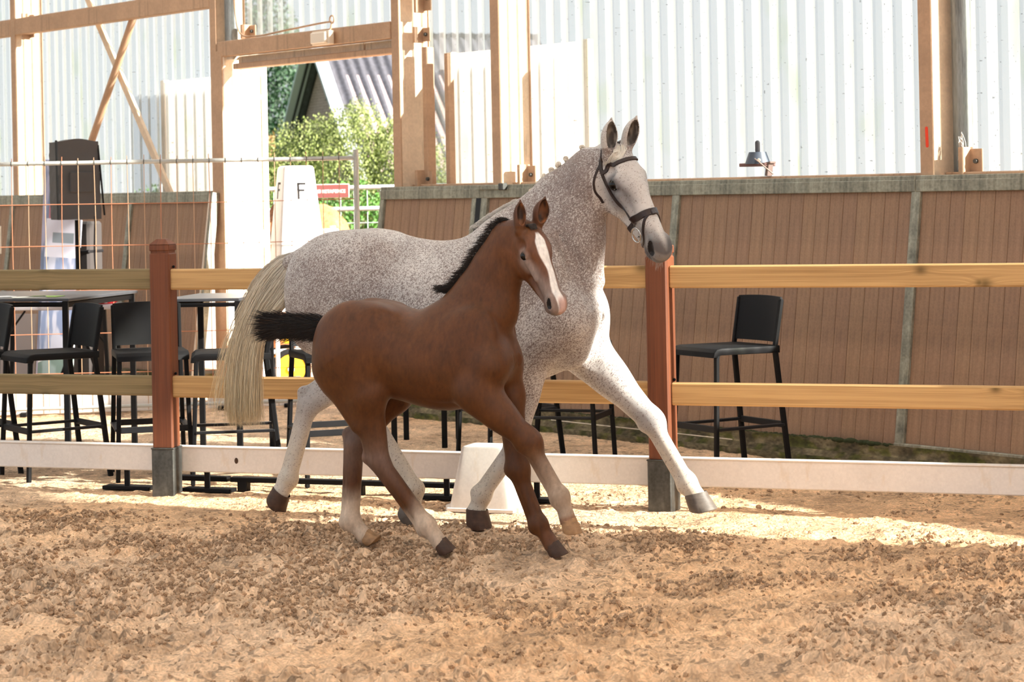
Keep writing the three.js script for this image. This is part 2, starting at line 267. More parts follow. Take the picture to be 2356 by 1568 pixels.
// ---------------------------------------------------------------- roof and far parts of the hall
const ceiling = struct(group('ceiling'), 'steel roof of the hall'); ceiling.position.copy(wall.position); ceiling.rotation.y = WALL_TURN;
M.roof = std({ color: sr(205, 200, 192), roughness: 0.8 });
M.fillPanel = phys({ color: sr(240, 245, 248), roughness: 0.97, transmission: 0.7, thickness: 0, ior: 1.3 });  // unseen translucent roof strips, added to spread soft fill from overhead
for (let i = 0; i < 7; i++) {
  const t0 = -16 + i * 5.6, sl = Math.atan2(3.6, 15.6), L = Math.hypot(3.6, 15.6);
  for (const [a, b, m] of [[t0, t0 + 3.9, M.roof], [t0 + 3.9, t0 + 5.6, M.fillPanel]]) obj(m === M.roof ? 'roof_sheet' : 'added_fill_panel', at(cbox(b - a, m === M.roof ? 0.06 : 0.01, L, 0.002), (a + b) / 2, 6.6, 7.0, -sl), m, ceiling);
}
for (let i = 0; i < 4; i++) obj('rafter', bar(V(-12.4 + i * 10, 4.7, -0.4), V(-12.4 + i * 10, 8.2, 14.6), 0.15, 0.3), M.steel, ceiling);
// ---------------------------------------------------------------- sand floor
function domes(x, d, cell, seed) {      // rounded clods, one to a cell, of random size
  const X = x / cell, D = d / cell, xi = Math.floor(X), di = Math.floor(D); let best = 0;
  for (let i = -1; i <= 1; i++) for (let j = -1; j <= 1; j++) { const a = hash3(xi + i, di + j, seed), b = hash3(xi + i, di + j, seed + 1), r = 0.12 + 0.42 * hash3(xi + i, di + j, seed + 2) ** 2, dx = xi + i + a - X, dy = di + j + b - D, q = r * r - dx * dx - dy * dy; if (q > 0) { const h = Math.sqrt(q) * 0.8; if (h > best) best = h; } }
  return best * cell;
}
function sandHeight(x, d) {            // relief in metres; trampled in the track, raked further back
  const rough = mix(0.30, 1, smooth(10.9, 10.1, d + 0.34 * x));
  const big = fbm(x * 0.7, d * 0.7, 1.5, 3) - 0.5, mid = fbm(x * 3.3 + 9, d * 4.2, 4.2, 3) - 0.5;
  const n1 = fbm(x * 11, d * 12, 7.7, 3), n2 = fbm(x * 26 + 3, d * 28, 2.2, 3), n3 = vnoise(x * 70, d * 70, 5);
  const lump = Math.max(0, n1 - 0.46) * 0.10 + Math.max(0, n2 - 0.52) * 0.05 * smooth(0.35, 0.6, n1 + 0.1), loose = smooth(0.36, 0.60, fbm(x * 2.6, d * 3, 8, 3));
  const cl = domes(x, d, 0.085, 3) * 0.8 * smooth(0.3, 0.7, loose) + domes(x, d, 0.042, 5) * 0.8 * (0.25 + loose) + domes(x, d, 0.021, 9) * 0.7 * (0.4 + loose);
  return 0.03 * big + rough * (0.05 * mid + lump + cl + 0.003 * (n3 - 0.5)) - 0.012 * rough;
}
const sandTex = tex(1024, 1024, (u, v) => {
  const a = tnoise(u, v, 6, 6, 71, 4), b = tnoise(u, v, 48, 48, 72, 3), c = tnoise(u, v, 256, 256, 73, 1), w = smooth(0.5, 0.72, tnoise(u, v, 9, 9, 74, 4)), crumb = smooth(0.60, 0.70, tnoise(u, v, 64, 64, 75, 2)) * smooth(0.40, 0.60, tnoise(u, v, 8, 8, 76, 3));
  const k = (0.79 + 0.16 * (a - 0.5) + 0.22 * (b - 0.5) + 0.20 * (c - 0.5)) * (1 - 0.26 * crumb);
  return [k * mix(1.04, 0.93, w), k * mix(0.89, 0.79, w), k * mix(0.735, 0.645, w)];
}, true, 0.6, 0.6);
const sandBump = tex(1024, 1024, (u, v) => { const a = tnoise(u, v, 40, 40, 78, 4), b = smooth(0.52, 0.66, tnoise(u, v, 90, 90, 79, 2)), c = smooth(0.55, 0.7, tnoise(u, v, 200, 200, 80, 1)), k = 0.45 * a + 0.35 * b + 0.2 * c; return [k, k, k]; }, false, 0.6, 0.6);
M.sand = std({ map: sandTex, bumpMap: sandBump, bumpScale: 0.008, roughness: 0.95, vertexColors: true });
const floor = struct(group('floor'), 'sand floor of the arena, loose and trampled in front');
function sandGrid(x0, x1, d0, d1, step, name, edge) {
  const nx = Math.round((x1 - x0) / step), nd = Math.round((d1 - d0) / step), pos = new Float32Array((nx + 1) * (nd + 1) * 3), uv = new Float32Array((nx + 1) * (nd + 1) * 2), cl = new Float32Array((nx + 1) * (nd + 1) * 3), idx = [];
  for (let j = 0; j <= nd; j++) for (let i = 0; i <= nx; i++) {
    const k = j * (nx + 1) + i, x = x0 + (x1 - x0) * i / nx, d = d0 + (d1 - d0) * j / nd;
    pos[3 * k] = x; pos[3 * k + 1] = edge ? -0.05 : sandHeight(x, d); pos[3 * k + 2] = -d; uv[2 * k] = x; uv[2 * k + 1] = d; const o = smooth(0.38, 0.62, fbm(x * 0.55 + 3.1, d * 0.55 + 1.7, 6.5, 3) + 0.035 * x); cl[3 * k] = mix(0.97, 1.05, o); cl[3 * k + 1] = mix(0.97, 0.96, o); cl[3 * k + 2] = mix(0.97, 0.84, o);
    if (i < nx && j < nd) idx.push(k, k + 1, k + nx + 2, k, k + nx + 2, k + nx + 1);
  }
  const g = new THREE.BufferGeometry(); g.setAttribute('position', new THREE.BufferAttribute(pos, 3)); g.setAttribute('uv', new THREE.BufferAttribute(uv, 2)); g.setAttribute('color', new THREE.BufferAttribute(cl, 3)); g.setIndex(idx); g.computeVertexNormals(); obj(name, g, M.sand, floor);
}
sandGrid(-3.4, 3.1, 6.7, 12.2, 0.0105, 'sand');
sandGrid(-5.6, 3.6, 12.2, 20, 0.04, 'sand'); sandGrid(-3.4, 3.1, 3.6, 6.7, 0.025, 'sand'); sandGrid(3.1, 5.6, 3.6, 12.2, 0.03, 'sand'); sandGrid(-5.6, -3.4, 3.6, 12.2, 0.03, 'sand');
sandGrid(-30, 30, -20, 30, 5, 'sand_bed', true);
{ // loose clods lying on the track
  const g0 = new THREE.IcosahedronGeometry(1, 2), p = g0.attributes.position, q = V();
  for (let i = 0; i < p.count; i++) { q.fromBufferAttribute(p, i); const s = 0.45 + 1.1 * vnoise(q.x * 2.1 + 5, q.y * 2.1, q.z * 2.1); p.setXYZ(i, q.x * s * 1.2, q.y * s * 0.75, q.z * s); }
  g0.computeVertexNormals(); boxUV(g0, 0.05); g0.setAttribute('color', new THREE.BufferAttribute(new Float32Array(g0.attributes.position.count * 3).fill(1), 3));
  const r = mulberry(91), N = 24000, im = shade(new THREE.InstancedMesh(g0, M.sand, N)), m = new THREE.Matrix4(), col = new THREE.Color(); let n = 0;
  while (n < N) {
    const d = 7 + 4.8 * Math.sqrt(r()) , x = mix(-2.9, 2.9, r()); const track = smooth(10.9, 10.0, d + 0.34 * x), patch = smooth(0.40, 0.62, fbm(x * 2.6, d * 3, 8, 3));
    if (r() > (0.035 + track) * (0.10 + patch)) continue;
    const s = (0.0025 + 0.0085 * Math.pow(r(), 2.0)) * (r() < 0.03 ? 1.9 : 1);
    m.compose(V(x, sandHeight(x, d) + s * 0.35, -d), new THREE.Quaternion().setFromEuler(new THREE.Euler(r() * 6, r() * 6, r() * 6)), V(s, s, s)); im.setMatrixAt(n, m);
    const k = 0.60 + 0.38 * r(); col.setRGB(k, k * 0.95, k * 0.90); im.setColorAt(n, col); n++;  // clods toned down for damp, and for shadow put into their colour
  }
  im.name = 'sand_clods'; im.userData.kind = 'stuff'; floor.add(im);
}

// ---------------------------------------------------------------- wooden fence: frame x to the right along it, z to the camera's side
const FENCE = new THREE.Vector3(-1.925, 0, -12.04), FENCE_TURN = Math.atan2(-0.955, 2.685);
const fence = thing('wooden_fence', 'wooden paddock fence of two yellow pine rails between reddish square posts', 'fence', FENCE.toArray(), FENCE_TURN);
function fencePost(x, top, twist = 0) {
  const p = group('post', fence); p.position.set(x, 0, 0); p.rotation.y = twist; const w = 0.118;
  const sh = cbox(w, top - 0.075 - 0.26, w, 0.008); obj('shaft', at(sh, 0, 0.26 + (top - 0.335) / 2, 0), M.hardwood, p);
  obj('neck', at(cbox(w - 0.014, 0.016, w - 0.014, 0.002), 0, top - 0.070, 0), M.hardwood, p);
  const hd = new THREE.CylinderGeometry(0.036, w / Math.SQRT2, 0.03, 4, 1).rotateY(Math.PI / 4).toNonIndexed(); hd.computeVertexNormals();
  obj('cap', [at(cbox(w, 0.036, w, 0.005), 0, top - 0.046, 0), at(boxUV(hd), 0, top - 0.0135, 0)], M.hardwood, p);
  const s = obj('steel_shoe', [at(cbox(w + 0.012, 0.33, w + 0.012, 0.006), 0, 0.10, 0), at(cbox(w + 0.018, 0.008, w + 0.018, 0.003), 0, 0.262, 0)], M.galvDark, p); s.userData.label = 'dark galvanised steel shoe at the foot of the post';
  return p;
}
fencePost(0, 1.415, 0.13); fencePost(2.85, 1.375, -0.10); fencePost(-2.85, 1.42); fencePost(5.7, 1.38);
function fenceRail(x0, x1, y0, y1, m) { const g = cbox(x1 - x0, y1 - y0, 0.045, 0.008); const r = obj('rail', at(g, 0, 0, 0), m, fence); r.position.set((x0 + x1) / 2, (y0 + y1) / 2, 0.012); return r; }
const hw = 0.056;
fenceRail(-2.85 + hw, -hw, 1.137, 1.252, M.railGreenShaded); fenceRail(-2.85 + hw, -hw, 0.549, 0.660, M.railGreenShaded);
fenceRail(hw, 2.85 - hw, 1.135, 1.250, M.rail[0]); fenceRail(hw, 2.85 - hw, 0.542, 0.660, M.rail[1]);
fenceRail(2.85 + hw, 5.7 - hw, 1.135, 1.249, M.rail[2]); fenceRail(2.85 + hw, 5.7 - hw, 0.540, 0.656, M.rail[0]);
for (const [x, y] of [[0.066, 1.262], [0.066, 0.672], [2.916, 0.668], [-0.066, 1.16]]) obj('bolt', at(new THREE.SphereGeometry(0.008, 10, 6), x, y, 0.0), M.black, fence);

// ---------------------------------------------------------------- low white arena boards behind the posts
function arenaBoard(x0, x1, label, capEnd, y0 = 0.12, y1 = 0.26, z = -0.10, rock = 0) {
  const t = thing('arena_board', label, 'board', FENCE.toArray(), FENCE_TURN, 'low white boards along the arena'); const mid = (x0 + x1) / 2;
  obj('plank', at(cbox(x1 - x0, y1 - y0, 0.03, 0.006), mid, (y0 + y1) / 2, z, 0, 0, rock), M.whitePlastic, t);
  obj('ledge', at(cbox(x1 - x0, 0.012, 0.045, 0.004), mid, y1 + 0.002, z, 0, 0, rock), M.whitePlastic, t);
  for (const x of [x0 + 0.25, x1 - 0.25]) { obj('foot', [at(cbox(0.30, 0.022, 0.09, 0.004), x, 0.012, z - 0.05), at(cbox(0.03, y0 + 0.02, 0.02, 0.003), x, y0 / 2 + 0.01, z - 0.03)], M.black, t); }
  if (capEnd) { const c = obj('end_clip', at(cbox(0.042, y1 - y0 + 0.008, 0.042, 0.004), x1 - 0.02, (y0 + y1) / 2, z), M.black, t); c.userData.label = 'black clip over the end of the board'; }
  return t;
}
arenaBoard(-2.7, -0.075, 'low white plastic arena board at far left, black clip at its end', true, 0.117, 0.258, -0.10);
arenaBoard(-0.07, 1.86, 'low white plastic arena board with a dark spot, between left post and white cone', false, 0.117, 0.255);
arenaBoard(1.87, 6.2, 'long low white arena board running right from the cone behind the right post', false, 0.112, 0.255);
obj('dark_spot', at(new THREE.SphereGeometry(0.014, 8, 6).scale(0.8, 1.2, 0.3), 0.385, 0.186, -0.083), M.groove, scene.getObjectByName('arena_board_001'));
// black rail lying on the sand behind the boards
{ const t = thing('base_rail', 'thin black rail lying on the sand under the white board', 'rail', FENCE.toArray(), FENCE_TURN); obj('rail_bar', at(cbox(1.55, 0.028, 0.05, 0.004), 1.05, 0.062, -0.24), M.black, t); obj('rail_stub', at(cbox(0.4, 0.03, 0.05, 0.004), 0.05, 0.06, -0.26), M.black, t); for (const x of [0.35, 1.05, 1.75]) obj('rail_foot', at(cbox(0.06, 0.07, 0.05, 0.004), x, 0.02, -0.24), M.black, t); }
// ---------------------------------------------------------------- bodies as smooth fields, meshed by surface nets
const v3 = (a) => Array.isArray(a) ? a : [a.x, a.y, a.z];
// tapered bone; flat < 1 thins it along direction w (default sideways)
function bone(a, b, ra, rb, o = {}) {
  const [ax, ay, az] = v3(a), [bx, by, bz] = v3(b), dx = bx - ax, dy = by - ay, dz = bz - az, L2 = dx * dx + dy * dy + dz * dz || 1e-9, flat = o.flat ?? 1, [wx, wy, wz] = o.w ?? [0, 0, 1], e = 1 / flat - 1;
  return { k: o.k ?? 0.03, sub: o.sub, f(x, y, z) {
    let t = ((x - ax) * dx + (y - ay) * dy + (z - az) * dz) / L2; t = t < 0 ? 0 : t > 1 ? 1 : t;
    let rx = x - ax - t * dx, ry = y - ay - t * dy, rz = z - az - t * dz;
    if (e) { const q = (rx * wx + ry * wy + rz * wz) * e; rx += q * wx; ry += q * wy; rz += q * wz; }
    const s = o.belly ? 1 + o.belly * 4 * t * (1 - t) : 1;
    return Math.sqrt(rx * rx + ry * ry + rz * rz) - (ra + (rb - ra) * t) * s;
  } };
}
// ellipsoid with an optional basis [X, Y, Z]
function blob(c, r, o = {}) {
  const [cx, cy, cz] = v3(c), [p, q, s] = r, B = o.basis, m = Math.min(p, q, s);
  return { k: o.k ?? 0.04, sub: o.sub, f(x, y, z) {
    let dx = x - cx, dy = y - cy, dz = z - cz;
    if (B) { const u = dx * B[0][0] + dy * B[0][1] + dz * B[0][2], v = dx * B[1][0] + dy * B[1][1] + dz * B[1][2], w = dx * B[2][0] + dy * B[2][1] + dz * B[2][2]; dx = u; dy = v; dz = w; }
    const k0 = Math.sqrt(dx * dx / (p * p) + dy * dy / (q * q) + dz * dz / (s * s)), k1 = Math.sqrt(dx * dx / (p ** 4) + dy * dy / (q ** 4) + dz * dz / (s ** 4));
    return k1 < 1e-6 ? -m : k0 * (k0 - 1) / k1;
  } };
}
// trunk: sections [x, top, bottom, half width, height of the widest line 0..1]
function trunk(sec, o = {}) {
  const n = sec.length, x0 = sec[0][0], x1 = sec[n - 1][0];
  const ev = (j, x) => { let i = 0; while (i < n - 2 && sec[i + 1][0] < x) i++; const a = sec[Math.max(0, i - 1)], b = sec[i], c = sec[i + 1], d = sec[Math.min(n - 1, i + 2)], h = c[0] - b[0], t = (x - b[0]) / h, m0 = (c[j] - a[j]) / (c[0] - a[0]) * h, m1 = (d[j] - b[j]) / (d[0] - b[0]) * h, t2 = t * t, t3 = t2 * t; return (2 * t3 - 3 * t2 + 1) * b[j] + (t3 - 2 * t2 + t) * m0 + (-2 * t3 + 3 * t2) * c[j] + (t3 - t2) * m1; };
  const N = 256, tab = new Float32Array((N + 1) * 4); for (let i = 0; i <= N; i++) { const x = x0 + (x1 - x0) * i / N; for (let j = 1; j <= 4; j++) tab[4 * i + j - 1] = ev(j, x); }
  return { k: o.k ?? 0.05, f(x, y, z) {
    const xc = x < x0 ? x0 : x > x1 ? x1 : x, u = (xc - x0) / (x1 - x0) * N, i = Math.min(N - 1, u | 0), t = u - i, g = (j) => tab[4 * i + j] + (tab[4 * i + 4 + j] - tab[4 * i + j]) * t;
    const top = g(0), bot = g(1), w = Math.max(g(2), 0.01), cy = bot + (top - bot) * g(3), ry = Math.max(0.01, y > cy ? top - cy : cy - bot), dy = (y - cy) / ry, dz = z / w, q = Math.sqrt(dy * dy + dz * dz);
    const g2 = q > 1e-6 ? Math.sqrt((dy / ry) ** 2 + (dz / w) ** 2) / q : 1 / Math.min(ry, w), d = (q - 1) / g2, ex = x - xc;
    return ex ? Math.sqrt(Math.max(d, 0) ** 2 + ex * ex) + Math.min(d, 0) * 0 : d;
  } };
}
function evalField(P, x, y, z) {
  let d = 1e3;
  for (const p of P) {
    let e = p.f(x, y, z);
    if (p.sub) { e = -e; const h = Math.max(p.k - Math.abs(d - e), 0) / p.k; d = Math.max(d, e) + h * h * p.k * 0.25; }
    else { const h = Math.max(p.k - Math.abs(d - e), 0) / p.k; d = Math.min(d, e) - h * h * p.k * 0.25; }
  }
  return d;
}
function netMesh(P, lo, hi, cell, keep, keepBlock) {
  const ds = new Float64Array(P.length);
  const nx = Math.ceil((hi[0] - lo[0]) / cell / 8) * 8, ny = Math.ceil((hi[1] - lo[1]) / cell / 8) * 8, nz = Math.ceil((hi[2] - lo[2]) / cell / 8) * 8, sx = nx + 1, sy = ny + 1;
  const val = new Float32Array((nx + 1) * (ny + 1) * (nz + 1)), vid = new Int32Array(nx * ny * nz).fill(-1), R = cell * 8 * 0.8661, lists = new Map(), id = (i, j, k) => i + sx * (j + sy * k);
  const bx = nx / 8, by = ny / 8, bz = nz / 8;
  for (let K = 0; K < bz; K++) for (let J = 0; J < by; J++) for (let I = 0; I < bx; I++) {
    const cx = lo[0] + (I * 8 + 4) * cell, cy = lo[1] + (J * 8 + 4) * cell, cz = lo[2] + (K * 8 + 4) * cell;
    let dm = 1e3, dd = 1e3; for (let i = 0; i < P.length; i++) { const p = P[i], e0 = p.f(cx, cy, cz); ds[i] = e0; if (p.sub) { const e = -e0, h = Math.max(p.k - Math.abs(dd - e), 0) / p.k; dd = Math.max(dd, e) + h * h * p.k * 0.25; } else { if (e0 < dm) dm = e0; const h = Math.max(p.k - Math.abs(dd - e0), 0) / p.k; dd = Math.min(dd, e0) - h * h * p.k * 0.25; } }
    const near = Math.abs(dd) < R * 1.9 + 0.003 && (!keepBlock || keepBlock(cx, cy, cz, R));
    if (!near) { const s = dd < 0 ? -1 : 1; for (let k = 0; k <= 8; k++) for (let j = 0; j <= 8; j++) for (let i = 0; i <= 8; i++) { const q = id(I * 8 + i, J * 8 + j, K * 8 + k); if (val[q] === 0) val[q] = s; } continue; }
    const L = P.filter((p, i) => p.sub ? ds[i] < 2.0 * R + p.k : ds[i] < dm + 3.2 * R + p.k);
    lists.set(I + bx * (J + by * K), L);
    for (let k = 0; k <= 8; k++) for (let j = 0; j <= 8; j++) for (let i = 0; i <= 8; i++) { const q = id(I * 8 + i, J * 8 + j, K * 8 + k); val[q] = evalField(L, lo[0] + (I * 8 + i) * cell, lo[1] + (J * 8 + j) * cell, lo[2] + (K * 8 + k) * cell) || 1e-9; }
  }
  const pos = [], nor = [], idx = [], E = [[0, 1], [2, 3], [4, 5], [6, 7], [0, 2], [1, 3], [4, 6], [5, 7], [0, 4], [1, 5], [2, 6], [3, 7]], c = new Float64Array(8);
  for (const [key, L] of lists) {
    const I = key % bx, J = Math.floor(key / bx) % by, K = Math.floor(key / (bx * by));
    for (let k = K * 8; k < K * 8 + 8; k++) for (let j = J * 8; j < J * 8 + 8; j++) for (let i = I * 8; i < I * 8 + 8; i++) {
      let m = 0; for (let q = 0; q < 8; q++) { c[q] = val[id(i + (q & 1), j + (q >> 1 & 1), k + (q >> 2))]; if (c[q] < 0) m |= 1 << q; }
      if (m === 0 || m === 255) continue;
      let X = 0, Y = 0, Z = 0, n = 0;
      for (const [a, b] of E) if ((c[a] < 0) !== (c[b] < 0)) { const t = c[a] / (c[a] - c[b]); X += mix(a & 1, b & 1, t); Y += mix(a >> 1 & 1, b >> 1 & 1, t); Z += mix(a >> 2, b >> 2, t); n++; }
      let x = lo[0] + (i + X / n) * cell, y = lo[1] + (j + Y / n) * cell, z = lo[2] + (k + Z / n) * cell;
      const h = cell * 0.35, gr = () => [evalField(L, x + h, y, z) - evalField(L, x - h, y, z), evalField(L, x, y + h, z) - evalField(L, x, y - h, z), evalField(L, x, y, z + h) - evalField(L, x, y, z - h)];
      let g = gr(), gl = Math.hypot(...g) || 1; const d = clamp(evalField(L, x, y, z) / (gl / (2 * h)), -cell * 0.6, cell * 0.6);
      x -= g[0] / gl * d; y -= g[1] / gl * d; z -= g[2] / gl * d;
      vid[i + nx * (j + ny * k)] = pos.length / 3; pos.push(x, y, z); nor.push(g[0] / gl, g[1] / gl, g[2] / gl);
    }
  }
  const cellAt = (i, j, k) => vid[i + nx * (j + ny * k)], quad = (a, b, q, e, flip) => { if (a < 0 || b < 0 || q < 0 || e < 0) return; if (keep && !keep((pos[3 * a] + pos[3 * q]) / 2, (pos[3 * a + 1] + pos[3 * q + 1]) / 2, (pos[3 * a + 2] + pos[3 * q + 2]) / 2)) return; flip ? idx.push(a, q, b, a, e, q) : idx.push(a, b, q, a, q, e); };
  for (const key of lists.keys()) {
    const I = key % bx, J = Math.floor(key / bx) % by, K = Math.floor(key / (bx * by));
    for (let k = Math.max(1, K * 8); k < K * 8 + 8; k++) for (let j = Math.max(1, J * 8); j < J * 8 + 8; j++) for (let i = Math.max(1, I * 8); i < I * 8 + 8; i++) {
      const a = val[id(i, j, k)] < 0;
      if (a !== (val[id(i + 1, j, k)] < 0)) quad(cellAt(i, j - 1, k - 1), cellAt(i, j, k - 1), cellAt(i, j, k), cellAt(i, j - 1, k), !a);
      if (a !== (val[id(i, j + 1, k)] < 0)) quad(cellAt(i - 1, j, k - 1), cellAt(i - 1, j, k), cellAt(i, j, k), cellAt(i, j, k - 1), !a);
      if (a !== (val[id(i, j, k + 1)] < 0)) quad(cellAt(i - 1, j - 1, k), cellAt(i, j - 1, k), cellAt(i, j, k), cellAt(i - 1, j, k), !a);
    }
  }
  const map = new Int32Array(pos.length / 3).fill(-1), p2 = [], n2 = []; let m = 0;        // drop what is not used
  for (let q = 0; q < idx.length; q++) { const o = idx[q]; if (map[o] < 0) { map[o] = m++; p2.push(pos[3 * o], pos[3 * o + 1], pos[3 * o + 2]); n2.push(nor[3 * o], nor[3 * o + 1], nor[3 * o + 2]); } idx[q] = map[o]; }
  return { pos: p2, nor: n2, idx };
}
function finer({ pos, nor, idx }) {     // each triangle in four, so that the flecks of the coat are small
  const mid = new Map(), out = [], m = (a, b) => { const k = a < b ? a * 4e6 + b : b * 4e6 + a; let v = mid.get(k); if (v === undefined) { v = pos.length / 3; const n = [nor[3 * a] + nor[3 * b], nor[3 * a + 1] + nor[3 * b + 1], nor[3 * a + 2] + nor[3 * b + 2]], l = Math.hypot(...n) || 1; for (let q = 0; q < 3; q++) { pos.push((pos[3 * a + q] + pos[3 * b + q]) / 2); nor.push(n[q] / l); } mid.set(k, v); } return v; };
  for (let i = 0; i < idx.length; i += 3) { const [a, b, c] = [idx[i], idx[i + 1], idx[i + 2]], d = m(a, b), e = m(b, c), f = m(c, a); out.push(a, d, f, d, b, e, f, e, c, d, e, f); }
  return { pos, nor, idx: out };
}
function bodyGeometry(parts, colour, sink) {
  const pos = [], nor = [], idx = [], col = [];
  if (sink) { const p = parts[0].pos, n = parts[0].nor; for (let i = 0; i < p.length; i += 3) { const e = sink(p[i], p[i + 1], p[i + 2]); if (e) for (let k = 0; k < 3; k++) p[i + k] -= n[i + k] * e; } }
  for (const { pos: p, nor: n, idx: q } of parts) { const o = pos.length / 3; for (const v of p) pos.push(v); for (const v of n) nor.push(v); for (const v of q) idx.push(v + o); }
  if (parts.length === 2) {             // join the finer mesh of the head to the body along their common edge
    const nb = parts[0].pos.length / 3, open = new Map();
    for (let i = 0; i < idx.length; i += 3) for (let k = 0; k < 3; k++) { const a = idx[i + k], b = idx[i + (k + 1) % 3], key = a < b ? a * 4e6 + b : b * 4e6 + a; if (open.has(key)) open.delete(key); else open.set(key, [a, b]); }
    const E = [...open.values()], vb = [...new Set(E.filter((e) => e[0] < nb).flat())], vh = [...new Set(E.filter((e) => e[0] >= nb).flat())];
    for (const [a, b] of E) { const list = a < nb ? vh : vb, mx = (pos[3 * a] + pos[3 * b]) / 2, my = (pos[3 * a + 1] + pos[3 * b + 1]) / 2, mz = (pos[3 * a + 2] + pos[3 * b + 2]) / 2; let best = 1, bi = -1; for (const v of list) { const d = Math.hypot(pos[3 * v] - mx, pos[3 * v + 1] - my, pos[3 * v + 2] - mz); if (d < best) { best = d; bi = v; } } if (bi >= 0 && best < 0.03) idx.push(b, a, bi); }
  }
  for (let i = 0; i < pos.length; i += 3) { const c = colour(pos[i], pos[i + 1], pos[i + 2], nor[i], nor[i + 1], nor[i + 2], i / 3); col.push(c[0], c[1], c[2]); }
  const g = new THREE.BufferGeometry(); g.setAttribute('position', new THREE.Float32BufferAttribute(pos, 3)); g.setAttribute('normal', new THREE.Float32BufferAttribute(nor, 3)); g.setAttribute('color', new THREE.Float32BufferAttribute(col, 3)); g.setIndex(idx); return g;
}
// frame of a head: x down the nose, y out of the forehead, z to the animal's right; s = length
function headFrame(O, N, Z, s) {
  const n = V(...N).normalize(), z = V(...Z); z.addScaledVector(n, -z.dot(n)).normalize(); const y = z.clone().cross(n), o = V(...O);
  return { s, B: [n.toArray(), y.toArray(), z.toArray()], at: (a, b, c) => [o.x + s * (n.x * a + y.x * b + z.x * c), o.y + s * (n.y * a + y.y * b + z.y * c), o.z + s * (n.z * a + y.z * b + z.z * c)],
    dir: (a, b, c) => V(n.x * a + y.x * b + z.x * c, n.y * a + y.y * b + z.y * c, n.z * a + y.z * b + z.z * c).normalize().toArray(),
    inv: (x, y0, z0) => { const dx = x - o.x, dy = y0 - o.y, dz = z0 - o.z; return [(dx * n.x + dy * n.y + dz * n.z) / s, (dx * y.x + dy * y.y + dz * y.z) / s, (dx * z.x + dy * z.y + dz * z.z) / s]; } };
}
